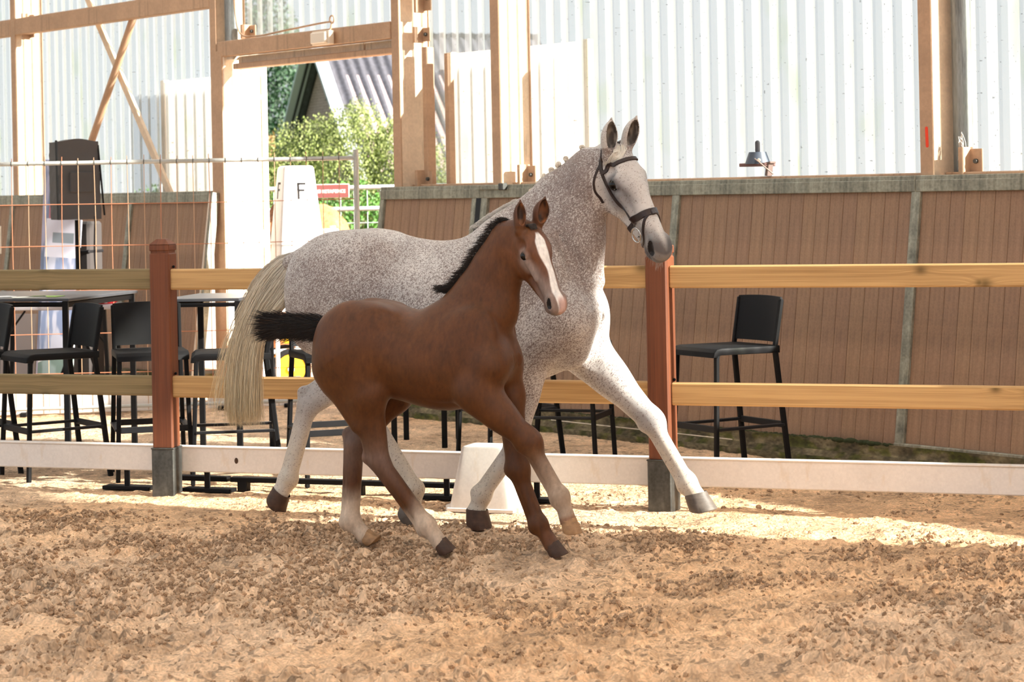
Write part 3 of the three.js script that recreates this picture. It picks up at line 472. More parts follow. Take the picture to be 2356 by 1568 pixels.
function headPrims(F, o) {             // lengths in units of the head's length
  const s = F.s, P = [], w = F.B[2], WD = o.wide ?? 1, DP = o.deep ?? 1, at3 = ([x, y, z]) => F.at(x, y * (y < 0 ? DP : 1), z * WD), b = (a, c, ra, rb, q = {}) => P.push(bone(at3(a), at3(c), ra * s, rb * s, { w, ...q, flat: (q.flat ?? 1) * (q.flat ? WD : 1), k: (q.k ?? 0.05) * s })), e = (c, r, q = {}) => { P.push(blob(at3(c), [r[0] * s, r[1] * s * (1 + (DP - 1) * 0.6), r[2] * s * WD], { basis: q.basis ?? F.B, sub: q.sub, k: (q.k ?? 0.06) * s })); };
  const j = o.jaw ?? 1, fo = o.forehead ?? 0, ex = o.eye ?? 0.305; P.cups = []; P.holes = [];
  e([0.15, 0.0, 0], [0.22, 0.135, 0.135]);                          // skull
  e([0.25, 0.075 + fo, 0], [0.20, 0.07 + fo, 0.125]);               // forehead
  b([0.33, 0.085, 0], [0.83, 0.012, 0], 0.070, 0.052, { flat: 0.95 });    // nasal bone
  b([0.36, -0.01, 0], [0.80, -0.035, 0], 0.118, 0.082, { flat: 0.74, k: 0.08 });   // face
  for (const t of [-1, 1]) {
    e([0.255, -0.125 * j, 0.062 * t], [0.205, 0.175 * j, 0.062], { k: 0.07 });     // cheek
    b([ex - 0.035, 0.058, 0.118 * t], [ex + 0.01, 0.044, 0.118 * t], 0.034, 0.028, { k: 0.05 });  // brow
    b([0.36, -0.005, 0.112 * t], [0.58, -0.03, 0.085 * t], 0.022, 0.012, { k: 0.05 });   // facial crest
    b([0.845, 0.012, 0.058 * t], [0.905, -0.020, 0.066 * t], 0.036, 0.030, { k: 0.04 });   // nostril wing
  }
  b([0.36, -0.215 * j, 0], [0.80, -0.125, 0], 0.072, 0.045, { flat: 0.85, k: 0.07 });   // lower jaw
  e([0.885, -0.030, 0], [0.105, 0.088, 0.086], { k: 0.06 });        // muzzle
  e([0.955, -0.055, 0], [0.045, 0.068, 0.070], { k: 0.04 });        // upper lip
  e([0.875, -0.128, 0], [0.070, 0.036, 0.058], { k: 0.04 });        // chin
  for (const t of [-1, 1]) {
    { const hole = bone(F.at(0.852, 0.020, 0.108 * WD * t), F.at(0.900, -0.026, 0.112 * WD * t), 0.032 * s, 0.050 * s, { sub: true, k: 0.022 * s }); P.push(hole); P.holes.push(hole); }   // nostril
    P.push(bone(F.at(0.80, -0.098 * DP, 0.085 * WD * t), F.at(0.975, -0.105 * DP, 0.03 * WD * t), 0.007 * s, 0.007 * s, { sub: true, k: 0.03 * s }));      // mouth
    e([ex, 0.022, 0.150 * t], [0.048, 0.030, 0.030], { sub: true, k: 0.025 });    // eye socket
    e([ex - 0.105, 0.065, 0.135 * t], [0.05, 0.035, 0.035], { sub: true, k: 0.06 });      // hollow above the eye
    b([ex - 0.045, 0.045, 0.132 * t], [ex + 0.042, 0.044, 0.130 * t], 0.011, 0.009, { k: 0.015 });  // upper lid
    b([ex - 0.035, -0.012, 0.128 * t], [ex + 0.035, -0.014, 0.124 * t], 0.008, 0.007, { k: 0.02 });   // lower lid
  }
  for (const t of [-1, 1]) {           // ears: [base, tip] in head units, face = where the cup opens
    const q = o.ears[t > 0 ? 0 : 1], A = V(...F.at(...q.base)), T = V(...F.at(...q.tip)), ax = T.clone().sub(A), L = ax.length(); ax.normalize();
    const fc = V(...q.face); fc.addScaledVector(ax, -fc.dot(ax)).normalize(); const sd = ax.clone().cross(fc), Bs = [ax.toArray(), fc.toArray(), sd.toArray()], C = (u, v) => A.clone().addScaledVector(ax, u * L).addScaledVector(fc, v * L).toArray(), W = q.wide ?? 1;
    P.push(blob(C(0.40, 0), [0.42 * L, 0.16 * L * W, 0.20 * L * W], { basis: Bs, k: 0.04 * s }));
    P.push(bone(C(0.48, 0.0), C(0.96, 0.035), 0.150 * L * W, 0.030 * L, { k: 0.05 * s, w: Bs[1], flat: 0.72 }));
    P.push(bone(C(-0.15, -0.02), C(0.2, 0), 0.16 * L, 0.16 * L, { k: 0.05 * s }));
    { const cup = blob(C(0.47, 0.150), [0.41 * L, 0.19 * L * W, 0.140 * L * W], { basis: Bs, sub: true, k: 0.014 * s }); P.push(cup); P.cups.push(cup); }
  }
  return P;
}
function limb(J, r, o = {}) {           // J: upper joint, knee or hock, fetlock, coronet; r: radii
  const P = [], [a, b, c, d] = J.map((q) => V(...q)), fwd = V(1, 0, 0), dirn = c.clone().sub(b).normalize(), back = fwd.clone().addScaledVector(dirn, -fwd.dot(dirn)).normalize().negate();
  P.push(bone(a, b, r[0], r[1], { k: o.k ?? 0.05, flat: o.flat ?? 0.8 }));
  if (o.muscle) P.push(blob(a.clone().lerp(b, o.muscle[0]).addScaledVector(fwd, o.muscle[1]), [o.muscle[2], o.muscle[3], o.muscle[2] * 0.62], { k: 0.07, basis: (() => { const y = b.clone().sub(a).normalize(), z = V(0, 0, 1).addScaledVector(y, -y.z).normalize(), x = y.clone().cross(z); return [x.toArray(), y.toArray(), z.toArray()]; })() }));
  if (o.hock) { const pt = b.clone().addScaledVector(back, r[1] * 0.85).addScaledVector(dirn, -r[1] * 1.0); P.push(bone(b, pt, r[1] * 0.75, r[1] * 0.42, { k: 0.02, flat: 0.7 }), bone(pt, a.clone().lerp(b, 0.45).addScaledVector(back, r[1] * 0.9), r[1] * 0.34, r[1] * 0.5, { k: 0.04, flat: 0.6 }), bone(pt, b.clone().lerp(c, 0.35).addScaledVector(back, r[2] * 0.8), r[1] * 0.42, r[2] * 0.5, { k: 0.02, flat: 0.8 })); }
  else P.push(blob(b.clone().addScaledVector(back, -r[1] * 0.12), [r[1] * 1.03, r[1] * 1.35, r[1] * 0.95], { k: 0.03, basis: [back.toArray(), dirn.toArray(), back.clone().cross(dirn).toArray()] }), blob(b.clone().addScaledVector(back, r[1] * 0.75).addScaledVector(dirn, -0.006), [r[1] * 0.5, r[1] * 0.55, r[1] * 0.5], { k: 0.03 }));
  P.push(bone(b, c, r[2] * 1.12, r[2], { k: 0.03, flat: 0.92 }));
  P.push(bone(b.clone().lerp(c, 0.1).addScaledVector(back, r[2] * 0.95), c.clone().addScaledVector(back, r[2] * 0.95), r[2] * 0.55, r[2] * 0.62, { k: 0.012, flat: 0.8 }));
  P.push(blob(c.clone().addScaledVector(back, r[3] * 0.12), [r[3] * 1.08, r[3] * 1.1, r[3] * 0.95], { k: 0.025 }));
  P.push(blob(c.clone().addScaledVector(back, r[3] * 0.8).addScaledVector(dirn, r[3] * 0.35), [r[3] * 0.5, r[3] * 0.55, r[3] * 0.5], { k: 0.025 }));
  P.push(bone(c, d, r[3] * 0.78, r[4], { k: 0.025, flat: 0.95 }));
  return P;
}
// hoof: from the coronet along axis, toe = direction of the toe
function hoofGeometry(at0, axis, toe, r, h) {
  const y = V(...axis).normalize(), x = V(...toe); x.addScaledVector(y, -x.dot(y)).normalize(); const z = x.clone().cross(y), n = 28, rows = [[-0.16, 0.93, 0], [0.0, 1.0, 0], [0.10, 1.0, 0.04], [0.5, 1.09, 0.15], [0.95, 1.18, 0.30], [1.0, 1.14, 0.30], [1.0, 0.0, 0.25]], pos = [], idx = [], A = V(...at0);
  rows.forEach(([t, s, sh]) => { for (let i = 0; i < n; i++) { const a = i / n * Math.PI * 2, cx = Math.cos(a), cz = Math.sin(a), heel = cx < 0 ? 0.86 : 1.06, hh = t * h * (cx < 0 ? 1 + 0.18 * cx : 1) ; const p = A.clone().addScaledVector(y, hh).addScaledVector(x, r * (s * cx * heel + sh)).addScaledVector(z, r * s * cz * 0.92); pos.push(p.x, p.y, p.z); } });
  for (let j = 0; j + 1 < rows.length; j++) for (let i = 0; i < n; i++) { const a = j * n + i, b = j * n + (i + 1) % n; idx.push(a, b, a + n, b, b + n, a + n); }
  const g = new THREE.BufferGeometry(); g.setAttribute('position', new THREE.Float32BufferAttribute(pos, 3)); g.setIndex(idx); const c = toCreasedNormals(g.toNonIndexed(), 0.7); return boxUV(c, 4);
}
// hair: each strand a thin three-sided tapering tube along its points; colours per strand
function hairGeometry(strands) {
  const pos = [], nor = [], col = [], idx = []; const t = V(), u = V(), w = V();
  for (const { pts, r, c, c2 } of strands) {
    const n = pts.length, o = pos.length / 3;
    for (let i = 0; i < n; i++) {
      t.subVectors(pts[Math.min(n - 1, i + 1)], pts[Math.max(0, i - 1)]).normalize(); u.set(0.31, 0.2, 0.93).cross(t).normalize(); w.crossVectors(t, u);
      const rr = r * (i === n - 1 ? 0.15 : 1 - 0.45 * i / n), q = i / (n - 1), cc = c2 ? [mix(c[0], c2[0], q), mix(c[1], c2[1], q), mix(c[2], c2[2], q)] : c;
      for (let k = 0; k < 3; k++) { const a = k * 2.0944, x = Math.cos(a), y = Math.sin(a); pos.push(pts[i].x + rr * (u.x * x + w.x * y), pts[i].y + rr * (u.y * x + w.y * y), pts[i].z + rr * (u.z * x + w.z * y)); nor.push(u.x * x + w.x * y, u.y * x + w.y * y, u.z * x + w.z * y); col.push(...cc); }
      if (i) for (let k = 0; k < 3; k++) { const a = o + (i - 1) * 3 + k, b = o + (i - 1) * 3 + (k + 1) % 3; idx.push(a, b, a + 3, b, b + 3, a + 3); }
    }
  }
  const g = new THREE.BufferGeometry(); g.setAttribute('position', new THREE.Float32BufferAttribute(pos, 3)); g.setAttribute('normal', new THREE.Float32BufferAttribute(nor, 3)); g.setAttribute('color', new THREE.Float32BufferAttribute(col, 3)); g.setIndex(idx); return g;
}
const bez = (p, n) => new THREE.CatmullRomCurve3(p).getPoints(n);
M.coat = phys({ vertexColors: true, roughness: 0.52, specularIntensity: 0.7 });
M.hair = std({ vertexColors: true, roughness: 0.55 });
M.eye = phys({ color: sr(13, 9, 7), roughness: 0.14, specularIntensity: 0.7 });
const hoofTex = tex(256, 256, (u, v) => { const a = tnoise(u, v, 5, 60, 81, 3), b = speck(u, v, 12, 82), k = 0.78 + 0.12 * (a - 0.5) + 0.3 * (b - 0.5); return [k, k * 0.97, k * 0.92]; });
M.hoofGrey = std({ color: sr(120, 112, 108), map: hoofTex, roughness: 0.55 });
M.hoofPale = std({ color: sr(205, 165, 125), map: hoofTex, roughness: 0.6 });
M.hoofDark = std({ color: sr(92, 66, 52), map: hoofTex, roughness: 0.6 });
// ---------------------------------------------------------------- bar stools
function curvedBack() {                 // moulded backrest, curved around the sitter
  const W = 0.40, y0 = 0.765, y1 = 1.02, th = 0.014, nu = 10, nv = 5, pos = [], idx = [];
  for (const s of [0, 1]) for (let j = 0; j <= nv; j++) for (let i = 0; i <= nu; i++) { const u = i / nu * 2 - 1, v = j / nv, w = W / 2 * (v > 0.9 ? 0.985 : 1); pos.push(u * w, mix(y0, y1, v) - 0.006 * u * u * v, -0.205 - 0.045 * v - 0.022 * (1 - u * u) - s * th); }
  const n = (nu + 1) * (nv + 1); for (const s of [0, 1]) for (let j = 0; j < nv; j++) for (let i = 0; i < nu; i++) { const a = s * n + j * (nu + 1) + i, b = a + 1, c = a + nu + 1, d = c + 1; s ? idx.push(a, c, b, b, c, d) : idx.push(a, b, c, b, d, c); }
  for (let j = 0; j < nv; j++) for (const i of [0, nu]) { const a = j * (nu + 1) + i, c = a + nu + 1; idx.push(a, c, a + n, c, c + n, a + n); }
  for (let i = 0; i < nu; i++) for (const j of [0, nv]) { const a = j * (nu + 1) + i, b = a + 1; idx.push(a, b, a + n, b, b + n, a + n); }
  const g = new THREE.BufferGeometry(); g.setAttribute('position', new THREE.Float32BufferAttribute(pos, 3)); g.setIndex(idx); return boxUV(toCreasedNormals(g.toNonIndexed(), 0.8));
}
function seatShell() {
  const s = new THREE.Shape(), p = [[-0.225, 0.738], [0.165, 0.742], [0.195, 0.737], [0.212, 0.722], [0.216, 0.705], [0.200, 0.705], [0.192, 0.716], [0.165, 0.718], [-0.225, 0.712]]; p.forEach(([z, y], i) => i ? s.lineTo(z, y) : s.moveTo(z, y)); s.closePath();
  const g = new THREE.ExtrudeGeometry(s, { depth: 0.404, bevelEnabled: true, bevelSize: 0.008, bevelThickness: 0.008, bevelSegments: 2 }); g.rotateY(-Math.PI / 2); g.translate(0.202, 0, 0); return boxUV(toCreasedNormals(g.index ? g.toNonIndexed() : g, 0.6));
}
function makeStool(label, pos, turn) {
  const t = thing('bar_stool', label, 'bar stool', pos, turn, 'black bar stools');
  obj('seat', seatShell(), M.black, t); obj('backrest', curvedBack(), M.black, t);
  for (const s of [-1, 1]) {
    obj('leg', [bar(V(0.215 * s, 0, 0.225), V(0.192 * s, 0.70, 0.193), 0.026, 0.026, 0.005), bar(V(0.192 * s, 0.69, 0.193), V(0.190 * s, 0.725, 0.180), 0.026, 0.026, 0.006)], M.black, t);
    obj('leg', [bar(V(0.215 * s, 0, -0.285), V(0.195 * s, 0.74, -0.205), 0.026, 0.030, 0.005), bar(V(0.195 * s, 0.73, -0.206), V(0.197 * s, 1.005, -0.256), 0.022, 0.028, 0.005)], M.black, t);
    obj('footrest', bar(V(0.206 * s, 0.30, 0.205), V(0.206 * s, 0.30, -0.245), 0.036, 0.016, 0.003), M.blackSteel, t);
  }
  obj('footrest', bar(V(-0.206, 0.30, 0.210), V(0.206, 0.30, 0.210), 0.036, 0.016, 0.003), M.blackSteel, t); obj('footrest', bar(V(-0.206, 0.30, -0.250), V(0.206, 0.30, -0.250), 0.036, 0.016, 0.003), M.blackSteel, t);
  return t;
}
const proto = makeStool('black bar stool alone against the brown boards right of the right post', [1.20, 0, -12.28], -60 * Math.PI / 180);
function stool(label, x, d, deg) { const c = proto.clone(); c.name = numbered('bar_stool'); c.userData = { ...proto.userData, label }; c.position.set(x, 0, -d); c.rotation.y = deg * Math.PI / 180; scene.add(c); return c; }
stool('black bar stool nearest left edge, whole back in view before the long table', -2.75, 12.90, -56);
stool('black bar stool cut by the left edge of the picture', -3.32, 13.08, -57);
stool('black bar stool facing out, half hidden by the left fence post', -2.14, 12.84, 14);
stool('black bar stool behind the mare\'s hanging tail', -1.64, 12.62, -82);
stool('black bar stool behind the foal\'s black tail', -1.03, 12.48, 18);
stool('black bar stool whose footrest shows under the foal\'s belly', -0.05, 13.45, -62);
stool('black bar stool showing grey legs under the mare\'s chest', 0.33, 13.0, 72);

// ---------------------------------------------------------------- tall tables
function tallTable(label, C, h, legs = [0, 1, 2, 3]) {     // C: corners x, depth in turn
  const cx = C.reduce((a, c) => a + c[0], 0) / 4, cd = C.reduce((a, c) => a + c[1], 0) / 4, t = thing('tall_table', label, 'table', [cx, 0, -cd]);
  const s = new THREE.Shape(); C.forEach(([x, d], i) => i ? s.lineTo(x - cx, d - cd) : s.moveTo(x - cx, d - cd)); s.closePath();
  const g = new THREE.ExtrudeGeometry(s, { depth: 0.014, bevelEnabled: true, bevelSize: 0.004, bevelThickness: 0.003, bevelSegments: 1 }); g.rotateX(-Math.PI / 2); g.translate(0, h - 0.018, 0); obj('tabletop', boxUV(g), M.tabletop ??= std({ color: sr(70, 72, 77), roughness: 0.38 }), t);
  const q = C.map(([x, d]) => V((x - cx) * 0.96, 0, -(d - cd) * 0.97));
  for (let i = 0; i < 4; i++) { const a = q[i].clone(), b = q[(i + 1) % 4].clone(); a.y = b.y = h - 0.04; obj('apron', bar(a, b, 0.022, 0.036, 0.003), M.black, t); }
  for (const i of legs) { const b = q[i].clone(); b.y = h - 0.02; obj('leg', bar(q[i], b, 0.036, 0.036, 0.003), M.black, t); }
  return t;
}
tallTable('long black tall table at far left with papers on it', [[-2.735, 13.42], [-2.47, 14.35], [-3.85, 14.75], [-4.1, 13.82]], 1.035);
tallTable('small black tall table just right of the left fence post', [[-2.14, 13.28], [-1.66, 13.22], [-1.53, 13.9], [-2.0, 13.95]], 1.025);
tallTable('black tall table behind the two horses, its leg under the foal', [[-0.77, 13.85], [-0.44, 13.95], [-0.36, 14.45], [-0.72, 14.45]], 1.02);
{ // papers on the long table
  for (const [x, d, a, c, l] of [[-3.02, 13.62, 0.3, sr(232, 236, 228), 'white paper sheet lying on the long tall table'], [-2.93, 13.66, -0.2, sr(150, 185, 95), 'green printed leaflet lying on the long tall table'], [-3.25, 13.72, 0.6, sr(225, 228, 230), 'pale leaflet at left on the long tall table']]) { const t = tag(obj('leaflet', cbox(0.21, 0.003, 0.15, 0.0005), std({ color: c, roughness: 0.7 })), l, 'leaflet'); t.position.set(x, 1.037, -d); t.rotation.y = a; }
}
// ---------------------------------------------------------------- behind the mesh: folding table, bag, speaker, banners
{
  const t = thing('folding_table', 'grey folding table with black legs behind the wire mesh', 'table', [-3.55, 0, -17.02], -0.1);
  obj('tabletop', at(cbox(1.15, 0.03, 0.44, 0.006), 0, 0.80, 0), std({ color: sr(150, 146, 150), roughness: 0.6 }), t);
  for (const sx of [-0.45, 0.45]) for (const sz of [-0.17, 0.17]) obj('leg', bar(V(sx, 0, sz), V(sx * 0.93, 0.79, sz), 0.03), M.black, t);
  for (const sx of [-0.43, 0.43]) obj('strut', bar(V(sx, 0.5, 0.15), V(sx * 0.5, 0.78, 0.15), 0.014), M.black, t);
  const b = thing('red_bag', 'red bag lying on the folding table', 'bag', [-3.20, 0.815, -17.03], 0.2); const g = new THREE.SphereGeometry(0.13, 24, 16), p = g.attributes.position; for (let i = 0; i < p.count; i++) { const x = p.getX(i), y = p.getY(i), z = p.getZ(i), k = 1 + 0.16 * (fbm(x * 14, y * 14, z * 14, 2) - 0.5); p.setXYZ(i, x * k * 1.0, Math.max(-0.055, y * k * 0.55) + 0.055, z * k * 0.7); } g.computeVertexNormals(); obj('sack', g, std({ color: sr(190, 22, 30), roughness: 0.6 }), b); obj('strap', at(cbox(0.03, 0.10, 0.16, 0.004), 0.02, 0.062, 0.03), std({ color: sr(225, 190, 185), roughness: 0.7 }), b);
  // loudspeaker in a black fabric cover on a pole
  const s = thing('loudspeaker', 'loudspeaker in a grey-black fabric cover on top of a stand', 'speaker', [-3.53, 1.475, -17.65], 0.45);
  const sg = new THREE.BoxGeometry(0.34, 0.64, 0.30, 14, 22, 12), q = sg.attributes.position; for (let i = 0; i < q.count; i++) { const x = q.getX(i), y = q.getY(i), z = q.getZ(i), e = 0.014 * (fbm(x * 9 + 4, y * 14, z * 9, 3) - 0.5) * 2, tp = 1 - 0.04 * (y + 0.32); q.setXYZ(i, (x + Math.sign(x) * e) * tp + 0.05 * (0.25 - y) * 0.35, y + 0.32 + (y > 0.31 ? 0.012 * Math.cos(x * 18) : 0), (z + Math.sign(z) * e) * tp); } sg.computeVertexNormals(); obj('cover', toCreasedNormals(sg.toNonIndexed(), 0.9), std({ color: sr(74, 73, 74), roughness: 0.85 }), s);
  obj('side_seam', bar(V(-0.172, 0.0, 0.150), V(-0.178, 0.64, 0.145), 0.014, 0.03), std({ color: sr(24, 26, 28), roughness: 0.9 }), s); obj('pocket', at(cbox(0.19, 0.17, 0.02, 0.008), 0.02, 0.30, 0.158), std({ color: sr(70, 69, 70), roughness: 0.9 }), s); obj('edge_cord', tube([V(0.165, 0.60, 0.14), V(0.18, 0.35, 0.155), V(0.205, 0.03, 0.15)], 0.008, 16, 6), M.black, s);
  const k = thing('speaker_stand', 'black tripod pole stand under the covered loudspeaker', 'stand', [-3.51, 0, -17.65]); obj('pole', rod(V(0, 0.05, 0), V(0, 1.47, 0), 0.022, 12), M.black, k); for (let i = 0; i < 3; i++) { const a = i * 2.094 + 0.4; obj('leg', rod(V(0, 0.62, 0), V(0.26 * Math.cos(a), 0.0, 0.26 * Math.sin(a)), 0.013, 8), M.black, k); } obj('collar', rod(V(0, 0.56, 0), V(0, 0.68, 0), 0.034, 12), M.black, k);
  const cb = thing('cable', 'thin black cable hanging from the loudspeaker', 'cable', [0, 0, 0]); obj('wire', tube([V(-3.33, 1.50, -17.46), V(-3.34, 1.2, -17.46), V(-3.33, 0.9, -17.46), V(-3.36, 0.3, -17.42), V(-3.38, 0.02, -17.40)], 0.006, 40, 6), M.black, cb);
  // printed banners leaning against the boards
  const print = tex(128, 256, (u, v) => { const f = smooth(0.42, 0.6, tnoise(u, v, 5, 7, 201, 3)), head = v > 0.78, bar1 = v > 0.86 && v < 0.92 && u > 0.2 && u < 0.8, low = v < 0.24; let c = lerp3([0.70, 0.72, 0.79], [0.47, 0.53, 0.65], f); if (head) c = [0.82, 0.82, 0.88]; if (bar1) c = [0.52, 0.56, 0.60]; if (low) c = lerp3([0.46, 0.55, 0.52], [0.58, 0.66, 0.66], f); if (Math.abs(v - 0.24 - 0.1 * (u - 0.5)) < 0.012) c = [0.9, 0.9, 0.9]; return c; });
  const print2 = tex(64, 256, (u, v) => { const f = tnoise(u, v, 4, 9, 203, 3); let c = lerp3([0.66, 0.66, 0.76], [0.48, 0.54, 0.66], smooth(0.4, 0.6, f)); if (v > 0.62 && v < 0.80 && u > 0.25 && u < 0.6) c = [0.72, 0.48, 0.52]; if (u > 0.6) c = [0.42, 0.52, 0.54]; return c; });
  const pm = std({ map: print, roughness: 0.5 }), p2 = std({ map: print2, roughness: 0.5 });
  const uv01 = (g, w, h) => { const p = g.attributes.position, uv = g.attributes.uv; for (let i = 0; i < p.count; i++) uv.setXY(i, p.getX(i) / w + 0.5, p.getY(i) / h + 0.5); return g; };
  const b1 = thing('banner', 'pale blue printed banner board leaning by the speaker stand', 'banner', [-3.80, 0.02, -17.98], -0.25); const m1 = obj('panel', uv01(cbox(0.32, 1.46, 0.012, 0.003), 0.32, 1.46), pm, b1); m1.position.set(0, 0.73, 0); b1.rotation.z = -0.075; b1.rotation.x = -0.06;
  const b2 = thing('banner', 'tall narrow printed banner behind the pale blue one', 'banner', [-3.93, 0.02, -18.35], -0.35); const m2 = obj('panel', uv01(cbox(0.24, 1.96, 0.012, 0.003), 0.24, 1.96), p2, b2); m2.position.set(0.0, 0.98, 0); b2.rotation.z = -0.06; b2.rotation.x = -0.05;
  const b3 = thing('black_case', 'dark upright flight case behind the speaker stand', 'case', [-3.60, 0, -18.28], -0.3); obj('shell', at(cbox(0.26, 1.45, 0.25, 0.02), 0, 0.725, 0), std({ color: sr(34, 31, 30), roughness: 0.9 }), b3); obj('lid', at(cbox(0.27, 0.03, 0.26, 0.008), 0, 1.20, 0), M.black, b3);
  const b4 = thing('grey_panel', 'grey sheet leaning under the folding table', 'panel', [-4.02, 0, -17.62], -0.3); obj('sheet', at(cbox(0.34, 0.72, 0.02, 0.004), 0, 0.36, 0, -0.12), std({ color: sr(150, 143, 142), roughness: 0.8 }), b4);
  const nt = thing('notice', 'small framed notice on the boards at the left edge', 'notice', [-4.86, 1.27, -20.42], WALL_TURN); obj('frame', cbox(0.34, 0.26, 0.012, 0.003), M.whitePaint, nt); obj('sheet', at(cbox(0.28, 0.20, 0.01, 0.002), 0, 0, 0.006), std({ color: sr(170, 175, 180), roughness: 0.6 }), nt);
}
// ---------------------------------------------------------------- wire mesh fence
{
  const A = V(-4.9, 0, -16.28), B = V(-1.175, 0, -16.75), dir = B.clone().sub(A), L = dir.length(), t = thing('mesh_fence', 'temporary wire mesh fence panel across the doorway', 'fence', A.toArray(), Math.atan2(-dir.z, dir.x)); const h = 1.915;
  M.galvBright = std({ color: sr(245, 246, 248), map: galvTex, roughness: 0.45 }); M.rustWire = std({ color: sr(188, 124, 92), roughness: 0.7 }); M.wire = std({ color: sr(186, 150, 120), roughness: 0.6 });
  obj('top_rail', rod(V(0, h, 0), V(L, h, 0), 0.016, 12), M.galvBright, t); obj('end_post', rod(V(L, 0, 0), V(L, h + 0.065, 0), 0.021, 14), M.galvBright, t); obj('bottom_rail', rod(V(0, 0.06, 0), V(L, 0.06, 0), 0.014, 10), M.galvBright, t);
  const r = mulberry(31); for (let x = 0.04, i = 0; x < L - 0.05; x += 0.1235, i++) { const j = (r() - 0.5) * 0.012; obj('upright_wire', tube([V(x, 0.03, 0), V(x + j, 0.7, 0.004), V(x - j * 0.6, 1.4, 0), V(x + j, h + 0.035 + 0.02 * r(), 0.002)], 0.0030, 8, 5), i % 3 ? M.wire : M.rustWire, t); if (i % 1 === 0) obj('tie', at(new THREE.TorusGeometry(0.018, 0.003, 5, 12).rotateY(Math.PI / 2), x, h, 0), M.galvDark, t); }
  for (const y of [0.32, 0.62, 0.945, 1.285, 1.60]) obj('cross_wire', tube([V(0, y, 0.006), V(L * 0.3, y + 0.004, 0.006), V(L * 0.7, y - 0.004, 0.006), V(L, y, 0.006)], 0.0032, 24, 5), M.rustWire, t);
}
// white boards standing behind the mesh
function farBoard(label, x, d, L, h, turn) { const t = thing('white_board', label, 'board', [x, 0, -d], turn, 'white boards behind the mesh fence'); obj('plank', at(cbox(L, h, 0.03, 0.005), 0, h / 2 + 0.01, 0), M.whitePlastic, t); for (const s of [-0.35, 0.35]) obj('foot', at(cbox(0.05, 0.03, 0.2, 0.004), s * L, 0.015, 0), M.black, t); }
farBoard('low white board behind the mesh left of the left fence post', -3.2, 16.60, 1.5, 0.235, 0.126); farBoard('low white board behind the mesh right of the left fence post', -2.0, 16.80, 0.72, 0.225, 0.126);
farBoard('taller white board at the left edge behind the mesh', -4.33, 16.52, 0.72, 0.42, 0.126);

// ---------------------------------------------------------------- white letter markers
function coneGeometry(w0, d0, w1, d1, h, notch) {     // hollow truncated pyramid with rounded edges
  const n = 32, pos = [], idx = [], ring = (w, d, y) => { for (let i = 0; i < n; i++) { const a = (i + 0.5) / n * Math.PI * 2, c = Math.cos(a), s = Math.sin(a), e = 0.16, x = Math.sign(c) * Math.abs(c) ** e, z = Math.sign(s) * Math.abs(s) ** e; pos.push(x * w / 2, y, z * d / 2); } };
  const rows = [[w0, d0, 0], [w0, d0, 0.01], [mix(w0, w1, 0.97), mix(d0, d1, 0.97), h * 0.96], [w1 * 0.94, d1 * 0.94, h * 0.99], [w1 * 0.8, d1 * 0.8, h], [0.001, 0.001, h]]; rows.forEach((r) => ring(...r));
  for (let j = 0; j + 1 < rows.length; j++) for (let i = 0; i < n; i++) { const a = j * n + i, b = j * n + (i + 1) % n; idx.push(a, a + n, b, b, a + n, b + n); }
  const g = new THREE.BufferGeometry(); g.setAttribute('position', new THREE.Float32BufferAttribute(pos, 3)); g.setIndex(idx); return boxUV(toCreasedNormals(g.toNonIndexed(), 0.6));
}
function letterF(h, w, s) { return [at(cbox(s, h, 0.004, 0.001), -w / 2 + s / 2, 0, 0), at(cbox(w, s, 0.004, 0.001), 0, h / 2 - s / 2, 0), at(cbox(w * 0.84, s, 0.004, 0.001), -w * 0.08, h * 0.04, 0)]; }
{
  const t = thing('marker_cone', 'small white dressage marker standing on the sand before the low boards', 'marker', [-0.135, 0.0, -11.25], -0.36);
  obj('shell', coneGeometry(0.36, 0.26, 0.235, 0.17, 0.335), M.whitePlastic, t); for (const x of [-0.175, 0.175]) obj('foot', at(cbox(0.06, 0.035, 0.20, 0.006), x, 0.014, 0.0), M.whitePlastic, t); obj('base_flange', at(cbox(0.37, 0.02, 0.05, 0.004), 0, 0.012, 0.11), M.whitePlastic, t);
  const yw = 0.38;
  for (let i = 0; i < 4; i++) {
    const c = thing('letter_marker', ['top white letter marker of the stack in the doorway, black F on its sides', 'second white marker in the doorway stack', 'third white marker in the doorway stack', 'lowest white marker in the doorway stack, on the ground'][i], 'marker', [-1.74 - 0.004 * i, 0, -17.75], yw, 'stacked letter markers');
    const k = 1 + 0.025 * i, h = i === 3 ? 0.62 : 0.64; c.position.y = [1.235, 1.07, 0.905, 0.736][i];
    obj('shell', coneGeometry(0.37 * k, 0.34 * k, 0.25, 0.225, h), M.whitePlastic, c);
    if (i === 0) { const sl = Math.atan2(0.055, 0.64), a = obj('letter_f', letterF(0.135, 0.07, 0.017), M.black, c); a.position.set(0.01, 0.435, 0.1335); a.rotation.x = -sl; const b = obj('letter_f', letterF(0.135, 0.07, 0.017), M.black, c); b.position.set(-0.1445, 0.44, 0.0); b.rotation.set(0, -Math.PI / 2, 0); b.rotateX(-Math.atan2(0.0575, 0.64)); }
  }
  const p = thing('side_table', 'white side table under the stack of letter markers', 'table', [-1.755, 0, -17.75], 0.38); obj('tabletop', at(cbox(0.53, 0.035, 0.53, 0.008), 0, 0.715, 0), M.whitePlastic, p); for (const sx of [-1, 1]) for (const sz of [-1, 1]) obj('leg', bar(V(0.23 * sx, 0, 0.23 * sz), V(0.23 * sx, 0.70, 0.23 * sz), 0.03), M.whitePlastic, p);
}
